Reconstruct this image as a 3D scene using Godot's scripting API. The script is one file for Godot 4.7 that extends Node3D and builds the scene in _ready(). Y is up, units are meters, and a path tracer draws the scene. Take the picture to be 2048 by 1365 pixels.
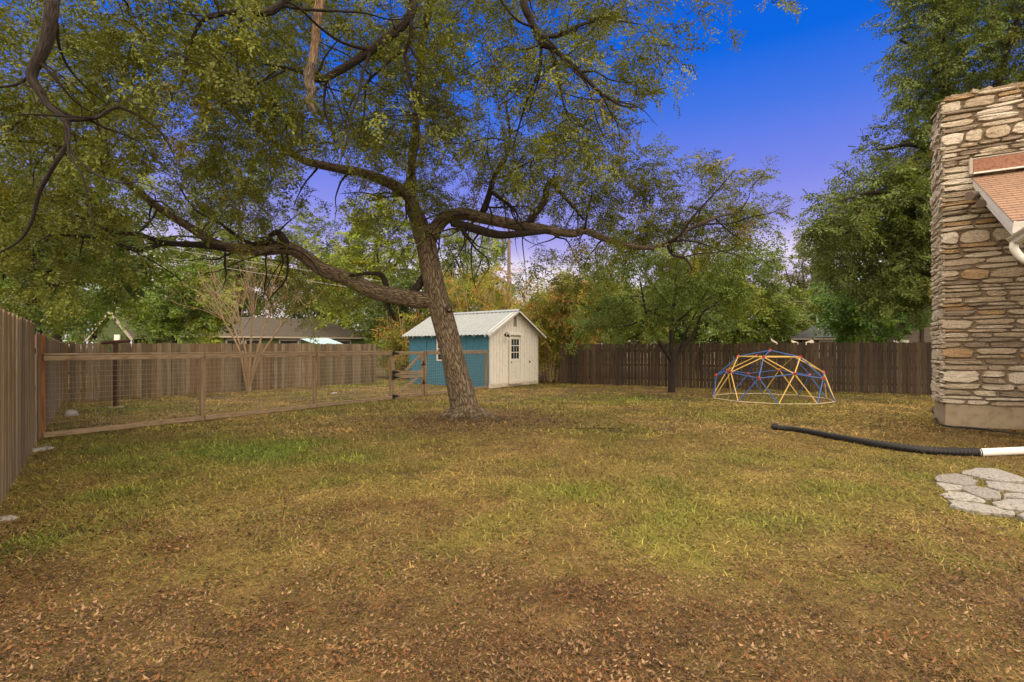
extends Node3D
# A back yard at dusk: leaning oak, wire fence with gate, blue and white shed, dome climber, stone chimney.
# Pixels of the photograph (2048 x 1365) are turned into places with H (eye height) and F (focal length in pixels).

const F := 1050.0
const HX := 1024.0
const HY := 695.0
const H := 1.66

var rng := RandomNumberGenerator.new()
var n_patch := FastNoiseLite.new()
var n_mid := FastNoiseLite.new()
var n_fine := FastNoiseLite.new()
var M := {}
var taken := {}
var cache := {}

# ------------------------------------------------------------------ mesh accumulator
class Acc:
	var v := PackedVector3Array()
	var n := PackedVector3Array()
	var uv := PackedVector2Array()
	var c := PackedColorArray()
	var i := PackedInt32Array()
	func tri(a: Vector3, b: Vector3, d: Vector3, col := Color.WHITE) -> void:
		var nn := (d - a).cross(b - a).normalized()
		var k := v.size()
		for p in [a, b, d]:
			v.append(p); n.append(nn); uv.append(Vector2(p.x + p.z, p.y)); c.append(col)
		i.append(k); i.append(k + 1); i.append(k + 2)
	func quad(a: Vector3, b: Vector3, d: Vector3, e: Vector3, col := Color.WHITE) -> void:
		tri(a, b, d, col); tri(a, d, e, col)
	func box(t: Transform3D, s: Vector3, col := Color.WHITE) -> void:
		var p := []
		for k in 8:
			p.append(t * Vector3(s.x * (0.5 if k & 1 else -0.5), s.y * (0.5 if k & 2 else -0.5), s.z * (0.5 if k & 4 else -0.5)))
		for q in [[0, 2, 3, 1], [4, 5, 7, 6], [0, 1, 5, 4], [2, 6, 7, 3], [0, 4, 6, 2], [1, 3, 7, 5]]:
			quad(p[q[0]], p[q[1]], p[q[2]], p[q[3]], col)
	func tube(path: PackedVector3Array, rad: PackedFloat32Array, sides := 8, cap := true, vscale := 1.0, rough := 0.0, noise: FastNoiseLite = null) -> void:
		var m := path.size()
		if m < 2: return
		var tan0 := (path[1] - path[0]).normalized()
		var side := tan0.cross(Vector3.UP if absf(tan0.y) < 0.9 else Vector3.RIGHT).normalized()
		var run := 0.0
		var base := v.size()
		for k in m:
			var t: Vector3 = (path[mini(k + 1, m - 1)] - path[maxi(k - 1, 0)]).normalized()
			side = (side - t * side.dot(t)).normalized()
			var up := t.cross(side)
			if k > 0: run += path[k].distance_to(path[k - 1])
			for s in sides + 1:
				var a := TAU * s / sides
				var d := side * cos(a) + up * sin(a)
				var r: float = rad[k]
				if rough > 0.0:
					r *= 1.0 + rough * noise.get_noise_3d(cos(a) * 2.2, sin(a) * 2.2, run * 0.8)
				v.append(path[k] + d * r); n.append(d); c.append(Color.WHITE)
				uv.append(Vector2(float(s) / sides, run * vscale))
		for k in m - 1:
			for s in sides:
				var a0 := base + k * (sides + 1) + s
				var b0 := a0 + sides + 1
				for q in [a0, b0, a0 + 1, a0 + 1, b0, b0 + 1]: i.append(q)
		if cap:
			for e in [0, m - 1]:
				var t2: Vector3 = (path[1] - path[0]).normalized() * -1.0 if e == 0 else (path[m - 1] - path[m - 2]).normalized()
				var cc := v.size()
				v.append(path[e] + t2 * rad[e] * 0.15); n.append(t2); uv.append(Vector2.ZERO); c.append(Color.WHITE)
				for s in sides + 1:
					v.append(v[base + e * (sides + 1) + s]); n.append(t2); uv.append(Vector2.ZERO); c.append(Color.WHITE)
				for s in sides:
					for q in ([cc, cc + 1 + s, cc + 2 + s] if e == 0 else [cc, cc + 2 + s, cc + 1 + s]): i.append(q)
	func mesh() -> ArrayMesh:
		var a := []
		a.resize(Mesh.ARRAY_MAX)
		a[Mesh.ARRAY_VERTEX] = v; a[Mesh.ARRAY_NORMAL] = n; a[Mesh.ARRAY_TEX_UV] = uv; a[Mesh.ARRAY_COLOR] = c; a[Mesh.ARRAY_INDEX] = i
		var m := ArrayMesh.new()
		m.add_surface_from_arrays(Mesh.PRIMITIVE_TRIANGLES, a)
		return m

# ------------------------------------------------------------------ small helpers
func P(px: float, py: float, d: float) -> Vector3:
	return Vector3((px - HX) / F * d, H + (HY - py) / F * d, -d)
func G(px: float, py: float) -> Vector3:
	var d := H * F / (py - HY)
	return Vector3((px - HX) / F * d, 0.0, -d)
func lin(r: float, g: float, b: float) -> Color:
	return Color(r, g, b).linear_to_srgb()
func numbered(n: String) -> String:
	taken[n] = taken.get(n, -1) + 1
	return n if taken[n] == 0 else "%s_%03d" % [n, taken[n]]
func tag(o: Node, label: String, category: String, group := "") -> Node:
	o.set_meta("label", label); o.set_meta("category", category)
	if group: o.set_meta("group", group)
	return o
func thing(n: String, at: Vector3, label: String, category: String, group := "", turn := 0.0) -> Node3D:
	var o := Node3D.new()
	o.name = numbered(n); o.position = at; o.rotation.y = turn
	add_child(o)
	tag(o, label, category, group)
	return o
func part(n: String, m: Mesh, mat: Material, parent: Node, t := Transform3D()) -> MeshInstance3D:
	var o := MeshInstance3D.new()
	o.mesh = m; o.material_override = mat; o.transform = t
	o.name = numbered(n) if parent == self else n
	parent.add_child(o, true)
	return o
func struct(n: String, m: Mesh, mat: Material) -> MeshInstance3D:
	var o := part(n, m, mat, self)
	o.set_meta("kind", "structure")
	return o
func many(n: String, m: Mesh, mat: Material, xs: Array, cs: Array, parent: Node) -> MultiMeshInstance3D:
	var mm := MultiMesh.new()
	mm.transform_format = MultiMesh.TRANSFORM_3D
	mm.use_colors = true
	mm.mesh = m
	mm.instance_count = xs.size()
	for k in xs.size():
		mm.set_instance_transform(k, xs[k])
		mm.set_instance_color(k, cs[k])
	var o := MultiMeshInstance3D.new()
	o.multimesh = mm; o.material_override = mat
	o.name = numbered(n) if parent == self else n
	parent.add_child(o, true)
	o.set_meta("kind", "stuff")
	return o
func cham(s: Vector3, e := 0.004) -> ArrayMesh:
	var key := "%.3f %.3f %.3f %.4f" % [s.x, s.y, s.z, e]
	if cache.has(key): return cache[key]
	var a := Acc.new()
	var h := s / 2.0
	var faces := {}
	var corner := func(sx: int, sy: int, sz: int, ax: int) -> Vector3:
		var p := Vector3(sx * (h.x - e), sy * (h.y - e), sz * (h.z - e))
		p[ax] = [sx, sy, sz][ax] * h[ax]
		return p
	for ax in 3:
		for sg in [-1, 1]:
			var u := (ax + 1) % 3
			var w := (ax + 2) % 3
			var q := []
			for st in [[-1, -1], [1, -1], [1, 1], [-1, 1]]:
				var sv := [0, 0, 0]
				sv[ax] = sg; sv[u] = st[0]; sv[w] = st[1]
				q.append(corner.call(sv[0], sv[1], sv[2], ax))
			if sg > 0: a.quad(q[3], q[2], q[1], q[0])
			else: a.quad(q[0], q[1], q[2], q[3])
	for ax in 3:
		var u := (ax + 1) % 3
		var w := (ax + 2) % 3
		for su in [-1, 1]:
			for sw in [-1, 1]:
				var p0 := [0, 0, 0]
				p0[u] = su; p0[w] = sw
				var p1 := p0.duplicate()
				p0[ax] = -1; p1[ax] = 1
				a.quad(corner.call(p0[0], p0[1], p0[2], u), corner.call(p1[0], p1[1], p1[2], u), corner.call(p1[0], p1[1], p1[2], w), corner.call(p0[0], p0[1], p0[2], w))
	var m := a.mesh()
	cache[key] = m
	return m
func frame(x: Vector3, y: Vector3, at: Vector3) -> Transform3D:
	x = x.normalized()
	var z := x.cross(y).normalized()
	return Transform3D(Basis(x, z.cross(x), z), at)
func beam(n: String, parent: Node, mat: Material, a: Vector3, b: Vector3, tall: float, thick: float, up := Vector3.UP, e := 0.004) -> MeshInstance3D:
	return part(n, cham(Vector3(a.distance_to(b), tall, thick), e), mat, parent, frame(b - a, up, (a + b) / 2.0))
func smooth_path(p: Array, r: Array, step := 4) -> Array:
	var path := PackedVector3Array()
	var rad := PackedFloat32Array()
	for k in p.size() - 1:
		var a: Vector3 = p[maxi(k - 1, 0)]
		var b: Vector3 = p[k]
		var c: Vector3 = p[k + 1]
		var d: Vector3 = p[mini(k + 2, p.size() - 1)]
		for s in step:
			var t := float(s) / step
			path.append(b.cubic_interpolate(c, a, d, t))
			rad.append(lerpf(r[k], r[k + 1], t))
	path.append(p[-1]); rad.append(r[-1])
	return [path, rad]

# ------------------------------------------------------------------ materials
func noise_tex(freq: float, ramp: Array, size := 512, sx := 1.0, octaves := 5, sd := 1) -> NoiseTexture2D:
	var n := FastNoiseLite.new()
	n.noise_type = FastNoiseLite.TYPE_SIMPLEX_SMOOTH
	n.seed = sd; n.frequency = freq; n.fractal_octaves = octaves
	var t := NoiseTexture2D.new()
	t.width = int(size * sx); t.height = size; t.seamless = true; t.noise = n; t.normalize = true
	if ramp.size():
		var g := Gradient.new()
		var o := PackedFloat32Array()
		var c := PackedColorArray()
		for k in ramp.size():
			o.append(ramp[k][0]); c.append(lin(ramp[k][1], ramp[k][2], ramp[k][3]))
		g.offsets = o; g.colors = c
		t.color_ramp = g
	return t
func mat(key: String, col: Color, rough := 0.8, tex: Texture2D = null, scale := Vector3.ONE, bump: Texture2D = null, bump_cm := 0.0) -> StandardMaterial3D:
	var m := StandardMaterial3D.new()
	m.resource_name = key
	m.albedo_color = col; m.roughness = rough
	m.metallic_specular = 0.4
	if tex:
		m.albedo_texture = tex
	if tex or bump:
		m.uv1_triplanar = true; m.uv1_world_triplanar = true; m.uv1_scale = scale
	if bump:
		m.heightmap_enabled = true; m.heightmap_texture = bump; m.heightmap_scale = bump_cm
	M[key] = m
	return m
func make_materials() -> void:
	var grain := noise_tex(0.012, [[0.0, 0.42, 0.36, 0.3], [0.35, 0.7, 0.66, 0.6], [0.55, 0.95, 0.93, 0.9], [0.8, 1.0, 0.97, 0.9], [1.0, 0.62, 0.55, 0.46]], 512, 1.0, 6, 3)
	var grain_b := noise_tex(0.03, [], 512, 1.0, 5, 5)
	var vert := Vector3(5.0, 0.16, 5.0)
	# weathered plank tones: grey brown on the side and back fences, dark brown on the right fence
	var grey := [[0.18, 0.143, 0.095], [0.225, 0.182, 0.125], [0.14, 0.11, 0.072], [0.25, 0.205, 0.142], [0.2, 0.142, 0.083]]
	for k in grey.size():
		mat("plank%d" % k, lin(grey[k][0], grey[k][1], grey[k][2]), 0.9, grain, vert + Vector3(0.13 * k, 0.01 * k, 0.17 * k), grain_b, 0.25)
	var dark := [[0.052, 0.038, 0.026], [0.064, 0.047, 0.032], [0.04, 0.03, 0.022], [0.08, 0.058, 0.038], [0.058, 0.039, 0.025]]
	for k in dark.size():
		mat("dark%d" % k, lin(dark[k][0], dark[k][1], dark[k][2]), 0.9, grain, vert + Vector3(0.11 * k, 0.01 * k, 0.19 * k), grain_b, 0.25)
	mat("cedar", lin(0.28, 0.215, 0.145), 0.85, grain, Vector3(0.5, 2.5, 0.5), grain_b, 0.2)
	mat("cedar_post", lin(0.26, 0.195, 0.128), 0.85, grain, vert, grain_b, 0.2)
	mat("cedar_red", lin(0.22, 0.105, 0.045), 0.85, grain, vert, grain_b, 0.2)
	var blotch := noise_tex(0.02, [[0.0, 0.72, 0.72, 0.7], [0.45, 0.96, 0.96, 0.95], [1.0, 1.0, 1.0, 1.0]], 512, 1.0, 5, 8)
	mat("blue_paint", lin(0.05, 0.185, 0.27), 0.6, blotch, Vector3(0.5, 0.25, 0.5))
	mat("white_paint", lin(0.78, 0.76, 0.7), 0.6, blotch, Vector3(0.7, 0.3, 0.7))
	mat("white_trim", lin(0.7, 0.69, 0.64), 0.5, blotch, Vector3(0.9, 0.9, 0.9))
	mat("peel", lin(0.66, 0.6, 0.5), 0.9, noise_tex(0.03, [[0.0, 0.35, 0.3, 0.25], [0.4, 0.6, 0.56, 0.5], [0.5, 1, 1, 1], [1.0, 1, 1, 1]], 256, 1.0, 5, 13), Vector3(1.6, 1.6, 1.6))
	var steel := mat("roof_steel", lin(0.28, 0.32, 0.33), 0.5, blotch, Vector3(0.4, 0.4, 0.4))
	steel.metallic = 0.55
	var glass := mat("glass", Color(0.16, 0.18, 0.2, 1.0), 0.06)
	glass.metallic_specular = 0.6
	mat("black_iron", lin(0.012, 0.012, 0.013), 0.45)
	mat("black_plastic", lin(0.014, 0.014, 0.015), 0.5)
	mat("pvc", lin(0.74, 0.74, 0.7), 0.35, blotch, Vector3(2, 2, 2))
	var wire := mat("wire", lin(0.3, 0.28, 0.25), 0.5)
	wire.metallic = 0.6
	mat("rust", lin(0.075, 0.032, 0.02), 0.75, noise_tex(0.05, [[0, 0.5, 0.5, 0.5], [1, 1.2, 1.1, 1.0]], 256, 1.0, 4, 17), Vector3(2, 2, 2))
	mat("lamp_bronze", lin(0.15, 0.115, 0.09), 0.45)
	mat("bark_myrtle", lin(0.35, 0.25, 0.155), 0.8)
	mat("bark_tan", lin(0.4, 0.285, 0.175), 0.8)
	mat("bar_blue", lin(0.045, 0.12, 0.36), 0.4)
	mat("bar_yellow", lin(0.62, 0.42, 0.11), 0.42)
	mat("joint_red", lin(0.55, 0.075, 0.02), 0.45)
	mat("bar_base", lin(0.5, 0.42, 0.28), 0.5)
	# stone
	var pits := noise_tex(0.03, [[0.0, 0.3, 0.26, 0.22], [0.3, 0.62, 0.58, 0.54], [0.5, 0.94, 0.92, 0.9], [0.75, 1.0, 0.97, 0.9], [1.0, 0.8, 0.72, 0.6]], 512, 1.0, 6, 21)
	var pit_b := noise_tex(0.025, [], 512, 1.0, 6, 22)
	var st := [[0.4, 0.34, 0.255], [0.47, 0.415, 0.325], [0.33, 0.28, 0.21], [0.52, 0.475, 0.39], [0.37, 0.265, 0.15], [0.25, 0.21, 0.16], [0.57, 0.53, 0.455]]
	for k in st.size():
		mat("stone%d" % k, lin(st[k][0], st[k][1], st[k][2]), 0.92, pits, Vector3(1.1 + 0.13 * k, 1.6 + 0.1 * k, 1.1 + 0.13 * k), pit_b, 1.2)
	mat("mortar", lin(0.23, 0.185, 0.13), 0.95, pits, Vector3(2, 2, 2), pit_b, 1.0)
	mat("concrete", lin(0.33, 0.275, 0.19), 0.93, noise_tex(0.012, [[0.0, 0.6, 0.57, 0.52], [0.5, 0.95, 0.94, 0.92], [1.0, 1, 1, 1]], 512, 1.0, 6, 23), Vector3(0.8, 0.6, 0.8), pit_b, 0.3)
	for k in 3: mat("limestone%d" % k, lin([0.29, 0.245, 0.325][k], [0.28, 0.235, 0.315][k], [0.262, 0.218, 0.295][k]), 0.92, noise_tex(0.03, [[0.0, 0.2, 0.19, 0.18], [0.28, 0.5, 0.49, 0.47], [0.45, 0.9, 0.9, 0.89], [1.0, 1, 1, 1]], 512, 1.0, 6, 45 + k), Vector3(1.3, 1.3, 1.3), pit_b, 1.0)
	mat("limestone", lin(0.35, 0.335, 0.31), 0.92, noise_tex(0.03, [[0.0, 0.3, 0.29, 0.28], [0.28, 0.6, 0.59, 0.57], [0.45, 0.92, 0.92, 0.91], [1.0, 1, 1, 1]], 512, 1.0, 6, 25), Vector3(1.3, 1.3, 1.3), pit_b, 0.8)
	mat("shingle", lin(0.29, 0.19, 0.13), 0.95, noise_tex(0.2, [[0, 0.7, 0.68, 0.66], [1, 1.1, 1.05, 1.0]], 256, 1.0, 3, 27), Vector3(1.5, 1.5, 1.5))
	mat("shingle_b", lin(0.23, 0.145, 0.1), 0.95)
	mat("flashing", lin(0.28, 0.14, 0.09), 0.7, pits, Vector3(1, 1, 1))
	mat("sealant", lin(0.36, 0.32, 0.27), 0.85)
	mat("asphalt_roof", lin(0.085, 0.075, 0.06), 0.95, noise_tex(0.02, [[0, 0.6, 0.6, 0.6], [1, 1.15, 1.1, 1.0]], 256, 1.0, 5, 29), Vector3(0.4, 0.8, 0.4))
	mat("slate_roof", lin(0.06, 0.065, 0.07), 0.9)
	mat("green_siding", lin(0.085, 0.11, 0.045), 0.8)
	mat("green_bright", lin(0.075, 0.105, 0.036), 0.8)
	mat("brown_siding", lin(0.17, 0.145, 0.115), 0.85)
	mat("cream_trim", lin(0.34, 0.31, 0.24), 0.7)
	mat("awning", lin(0.3, 0.43, 0.48), 0.6)
	mat("canvas", lin(0.6, 0.55, 0.44), 0.9)
	mat("pole_wood", lin(0.2, 0.155, 0.12), 0.9, grain, vert)
	mat("cable", lin(0.28, 0.27, 0.26), 0.6)
	# bark: UV mapped ridges along the limb
	var ridges := noise_tex(0.012, [[0.0, 1.1, 1.04, 0.96], [0.45, 1.0, 0.97, 0.93], [0.62, 0.7, 0.67, 0.63], [0.8, 0.34, 0.31, 0.29], [1.0, 0.2, 0.18, 0.17]], 512, 1.0, 4, 31)
	(ridges.noise as FastNoiseLite).fractal_type = FastNoiseLite.FRACTAL_RIDGED
	for b in [["bark", Color(0.185, 0.145, 0.1), 6.0], ["bark_dark_shaded", Color(0.042, 0.033, 0.026), 2.0], ["bark_pale", Color(0.27, 0.19, 0.12), 2.0], ["bark_grey", Color(0.17, 0.14, 0.105), 4.0]]:  # second tone: dark bark of thin branches, with canopy shade put into its colour
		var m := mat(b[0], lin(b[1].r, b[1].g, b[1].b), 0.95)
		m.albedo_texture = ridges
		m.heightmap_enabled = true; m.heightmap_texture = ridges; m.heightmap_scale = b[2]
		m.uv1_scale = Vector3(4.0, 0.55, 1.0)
	for l in [["leaf", 0.62, 0.5], ["leaf_dull", 0.75, 0.4], ["blade", 0.85, 0.25]]:
		var m := mat(l[0], Color.WHITE, l[1])
		m.vertex_color_use_as_albedo = true
		m.backlight_enabled = true
		m.backlight = Color(l[2], l[2], l[2] * 0.6).linear_to_srgb()
		m.cull_mode = BaseMaterial3D.CULL_DISABLED
	var litter := mat("litter", Color.WHITE, 0.8)
	litter.vertex_color_use_as_albedo = true
	litter.cull_mode = BaseMaterial3D.CULL_DISABLED
	var soil := mat("soil", Color.WHITE, 0.97, noise_tex(0.05, [[0.0, 0.45, 0.42, 0.38], [0.4, 0.8, 0.78, 0.75], [0.6, 1.0, 1.0, 1.0], [1.0, 1.25, 1.2, 1.1]], 1024, 1.0, 6, 33), Vector3(0.7, 0.7, 0.7), noise_tex(0.06, [], 512, 1.0, 5, 34), 1.5)
	soil.vertex_color_use_as_albedo = true

# ------------------------------------------------------------------ ground
var greens := []
func gh(x: float, z: float) -> float:
	var y := 0.018 * n_mid.get_noise_2d(x, z)
	var dt := Vector2(x + 1.1, z + 12.45).length()
	return y + 0.05 * exp(-dt * dt / 0.9)
func gcol(x: float, z: float) -> Color:
	var d := -z
	var a := n_patch.get_noise_2d(x, z)
	var b := n_mid.get_noise_2d(x + 40.0, z)
	var tan_c := Vector3(0.255, 0.18, 0.056)
	var olive := Vector3(0.19, 0.155, 0.035)
	var green := Vector3(0.14, 0.185, 0.025)
	var brown := Vector3(0.115, 0.066, 0.027)
	var c := tan_c.lerp(olive, clampf(0.5 + a * 1.3 + b * 0.7, 0.0, 1.0))
	var g := clampf(a * 0.7 + b * 0.8 - 0.25, 0.0, 0.45)
	for p in greens:
		var q := Vector2((x - p[0]) / p[2], (z - p[1]) / p[3])
		g += p[4] * exp(-q.length_squared()) * (0.75 + 0.6 * b)
	var w := smoothstep(5.2, 2.7, d + a * 2.0 + b * 1.2)
	w = maxf(w, smoothstep(2.6, 0.8, Vector2((x + 0.6) * 0.8, d - 11.9).length() + b * 0.6) * 0.8)
	w = maxf(w, 0.75 * smoothstep(6.0, 8.0, x - b + a) * smoothstep(12.5, 10.0, d))
	g *= 1.0 - 0.75 * w
	c = c.lerp(green, clampf(g, 0.0, 1.0))
	c = c.lerp(brown, clampf(w * (0.85 + 0.4 * b), 0.0, 1.0))
	return Color(c.x, c.y, c.z)
func build_ground() -> void:
	for p in [[520, 900, 1.5, 0.9, 1.8], [60, 1090, 0.6, 0.45, 0.9], [1240, 800, 3.6, 1.4, 0.7], [620, 1030, 0.9, 0.5, 0.55], [1560, 1050, 0.5, 0.35, 0.6], [1480, 915, 1.5, 0.7, 0.45], [180, 1000, 0.7, 0.4, 0.5], [700, 770, 5.0, 1.6, 0.5], [300, 820, 2.0, 1.0, 0.6], [1140, 990, 1.2, 0.4, 0.4], [900, 1060, 0.7, 0.3, 0.3], [1780, 1170, 0.7, 0.25, 0.3], [350, 930, 1.0, 0.5, 0.3]]:
		var at := G(p[0], p[1])
		greens.append([at.x, at.z, p[2], p[3], p[4]])
	var a := Acc.new()
	# fine sheet for the yard, then wide rings out to the horizon
	var grid := func(xs: Array, zs: Array) -> void:
		var base := a.v.size()
		for z in zs:
			for x in xs:
				a.v.append(Vector3(x, gh(x, z) if absf(x) < 24.0 and z > -34.0 and z < 2.0 else 0.0, z))
				a.n.append(Vector3.UP); a.uv.append(Vector2(x, z))
				var c: Color = gcol(x, z)
				a.c.append(Color(c.r * 0.62, c.g * 0.6, c.b * 0.62).lerp(Color(0.05, 0.034, 0.02), 0.55))
		var w := xs.size()
		for zi in zs.size() - 1:
			for xi in w - 1:
				var k := base + zi * w + xi
				for q in [k, k + 1, k + w, k + 1, k + w + 1, k + w]: a.i.append(q)
	var xs := [-400.0, -150.0, -60.0, -34.0]
	var zs := [-500.0, -200.0, -90.0, -50.0]
	for k in 241: xs.append(-24.0 + 0.2 * k)
	xs.append_array([34.0, 60.0, 150.0, 400.0])
	for k in 181: zs.append(-34.0 + 0.2 * k)
	zs.append_array([10.0, 30.0, 100.0])
	grid.call(xs, zs)
	var st := SurfaceTool.new()
	st.create_from(a.mesh(), 0)
	st.generate_normals()
	struct("ground", st.commit(), M.soil)

func blade_mesh(nb: int, length: float, width: float, spread: float, lie: float, sd: int) -> ArrayMesh:
	var r := RandomNumberGenerator.new()
	r.seed = sd
	var a := Acc.new()
	for k in nb:
		var ang := r.randf() * TAU
		var d := Vector3(cos(ang), 0, sin(ang))
		var s := Vector3(-d.z, 0, d.x)
		var p := Vector3(r.randf_range(-spread, spread), -0.004, r.randf_range(-spread, spread))
		var len := length * r.randf_range(0.55, 1.25)
		var tilt := lerpf(r.randf_range(0.5, 1.25), 0.12, lie * r.randf())
		var bend := r.randf_range(0.5, 1.6)
		var turn := r.randf_range(-0.7, 0.7)
		var v := 0.5 + 1.0 * r.randf()
		var col := Color(v * r.randf_range(0.92, 1.12), v, v * r.randf_range(0.7, 1.2))
		var w := width * r.randf_range(0.6, 1.3) / 2.0
		var seg := 3
		var prev_l := p - s * w
		var prev_r := p + s * w
		for q in seg:
			tilt -= bend / seg
			d = d.rotated(Vector3.UP, turn / seg * 1.6)
			s = Vector3(-d.z, 0, d.x)
			p += (d * cos(tilt) + Vector3.UP * sin(tilt)) * len / seg
			p.y = maxf(p.y, 0.003)
			var ww := w * (1.0 - float(q + 1) / seg) * 1.25 if q < seg - 1 else 0.0
			if q < seg - 1:
				a.quad(prev_l, p - s * ww, p + s * ww, prev_r, col)
			else:
				a.tri(prev_l, p, prev_r, col)
			prev_l = p - s * ww; prev_r = p + s * ww
	return a.mesh()
func litter_mesh(sd: int) -> ArrayMesh:
	var r := RandomNumberGenerator.new()
	r.seed = sd
	var a := Acc.new()
	for k in 24:
		var t := Transform3D(Basis.from_euler(Vector3(r.randf_range(-0.6, 0.6), r.randf() * TAU, r.randf_range(-0.6, 0.6))), Vector3(r.randf_range(-0.13, 0.13), r.randf_range(0.008, 0.03), r.randf_range(-0.13, 0.13)))
		var l := 0.005 + 0.014 * pow(r.randf(), 1.8)
		var w := l * r.randf_range(0.35, 0.55)
		var f := r.randf_range(0.002, 0.009)
		var v := r.randf_range(0.5, 1.5)
		var c := Color(v * r.randf_range(0.9, 1.15), v, v * r.randf_range(0.7, 1.3))
		a.tri(t * Vector3(-l, f, 0), t * Vector3(0, 0, -w), t * Vector3(l, f, 0), c)
		a.tri(t * Vector3(-l, f, 0), t * Vector3(l, f, 0), t * Vector3(0, f * 0.4, w), c)
	return a.mesh()
func clear_of_things(p: Vector3) -> bool:
	var s := (p - shed_o)
	var u := s.dot(shed_u)
	var w := s.dot(shed_v)
	if u > -0.02 and u < 3.4 and w > -0.02 and w < 4.95: return false
	s = p - chim_o
	u = s.dot(chim_u); w = s.dot(chim_v)
	if u > 0.05 and u < 4.0 and w > 0.05 and w < 1.6: return false
	var px := HX + F * p.x / -p.z
	if Vector2(p.x + 1.1, p.z + 12.45).length() < 0.36: return false
	for q in flag_polys:
		if Geometry2D.is_point_in_polygon(Vector2(p.x, p.z), q): return false
	return true
func build_grass() -> void:
	var kinds := [blade_mesh(60, 0.09, 0.0062, 0.15, 1.0, 11), blade_mesh(60, 0.11, 0.009, 0.18, 0.85, 12), blade_mesh(60, 0.1, 0.0085, 0.18, 0.9, 13)]
	var far_kinds := [blade_mesh(70, 0.13, 0.017, 0.32, 0.6, 14), blade_mesh(70, 0.12, 0.017, 0.32, 0.6, 15)]
	var sets := [[], [], [], [], []]
	var cols := [[], [], [], [], []]
	var bands := [[2.2, 4.0, 4200, 0], [4.0, 6.5, 5500, 0], [6.5, 10.0, 6500, 0], [10.0, 16.0, 4500, 1], [16.0, 27.0, 5000, 1]]
	for b in bands:
		for k in b[2]:
			var d := sqrt(rng.randf_range(b[0] * b[0], b[1] * b[1]))
			var p := Vector3(d * rng.randf_range(-1.12, 1.12), 0, -d)
			if not clear_of_things(p): continue
			var w := smoothstep(5.0, 3.0, d + n_patch.get_noise_2d(p.x, p.z) * 1.5)
			if rng.randf() < w * 0.1: continue
			p.y = gh(p.x, p.z)
			var c := gcol(p.x, p.z)
			var v := rng.randf_range(0.7, 1.5)
			var f := rng.randf()
			if f < 0.2: c = Color(c.r * 1.7, c.g * 1.7, c.b * 1.8)
			elif f > 0.9: c = c.lerp(Color(0.11, 0.14, 0.02), 0.4)
			var lush := clampf((c.g / c.r - 0.72) * 2.2, 0.0, 1.0)
			var which := (0 if d < 3.6 + rng.randf() * 1.5 else rng.randi_range(1, 2)) if b[3] == 0 else rng.randi_range(3, 4)
			var s := rng.randf_range(0.75, 1.2)
			sets[which].append(Transform3D(Basis(Vector3.UP, rng.randf() * TAU).scaled(Vector3(s, s * (0.62 + 0.9 * lush), s)), p))
			cols[which].append(Color(c.r * v, c.g * v, c.b * v))
	var lawn := thing("grass", Vector3.ZERO, "dry patchy lawn of curling tan and green blades over the yard", "grass")
	lawn.set_meta("kind", "stuff")
	for k in 5:
		many("blades", (kinds + far_kinds)[k], M.blade, sets[k], cols[k], lawn)
	var ls := [[], []]
	var lc := [[], []]
	for k in 16000:
		var d := sqrt(rng.randf_range(2.2 * 2.2, 9.0 * 9.0))
		var p := Vector3(d * rng.randf_range(-1.12, 1.12), 0, -d)
		if not clear_of_things(p): continue
		var a := n_patch.get_noise_2d(p.x, p.z)
		var keep := 0.8 * smoothstep(5.6, 2.5, d + a * 2.0 + n_mid.get_noise_2d(p.x, p.z) * 1.5) + 0.035
		if rng.randf() > keep: continue
		p.y = gh(p.x, p.z)
		var v := rng.randf_range(0.55, 1.35)
		var c: Color = [Color(0.13, 0.07, 0.03), Color(0.17, 0.1, 0.042), Color(0.07, 0.04, 0.02), Color(0.25, 0.165, 0.085), Color(0.16, 0.07, 0.022)][rng.randi_range(0, 4)]
		var q := k % 2
		ls[q].append(Transform3D(Basis(Vector3.UP, rng.randf() * TAU).scaled(Vector3.ONE * rng.randf_range(0.7, 1.25)), p))
		lc[q].append(Color(c.r * v, c.g * v, c.b * v))
	var litter := thing("fallen_leaves", Vector3.ZERO, "small brown fallen leaves littering the bare near end of the lawn", "leaves")
	litter.set_meta("kind", "stuff")
	for k in 2: many("leaf_litter", litter_mesh(61 + k), M.litter, ls[k], lc[k], litter)

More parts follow.
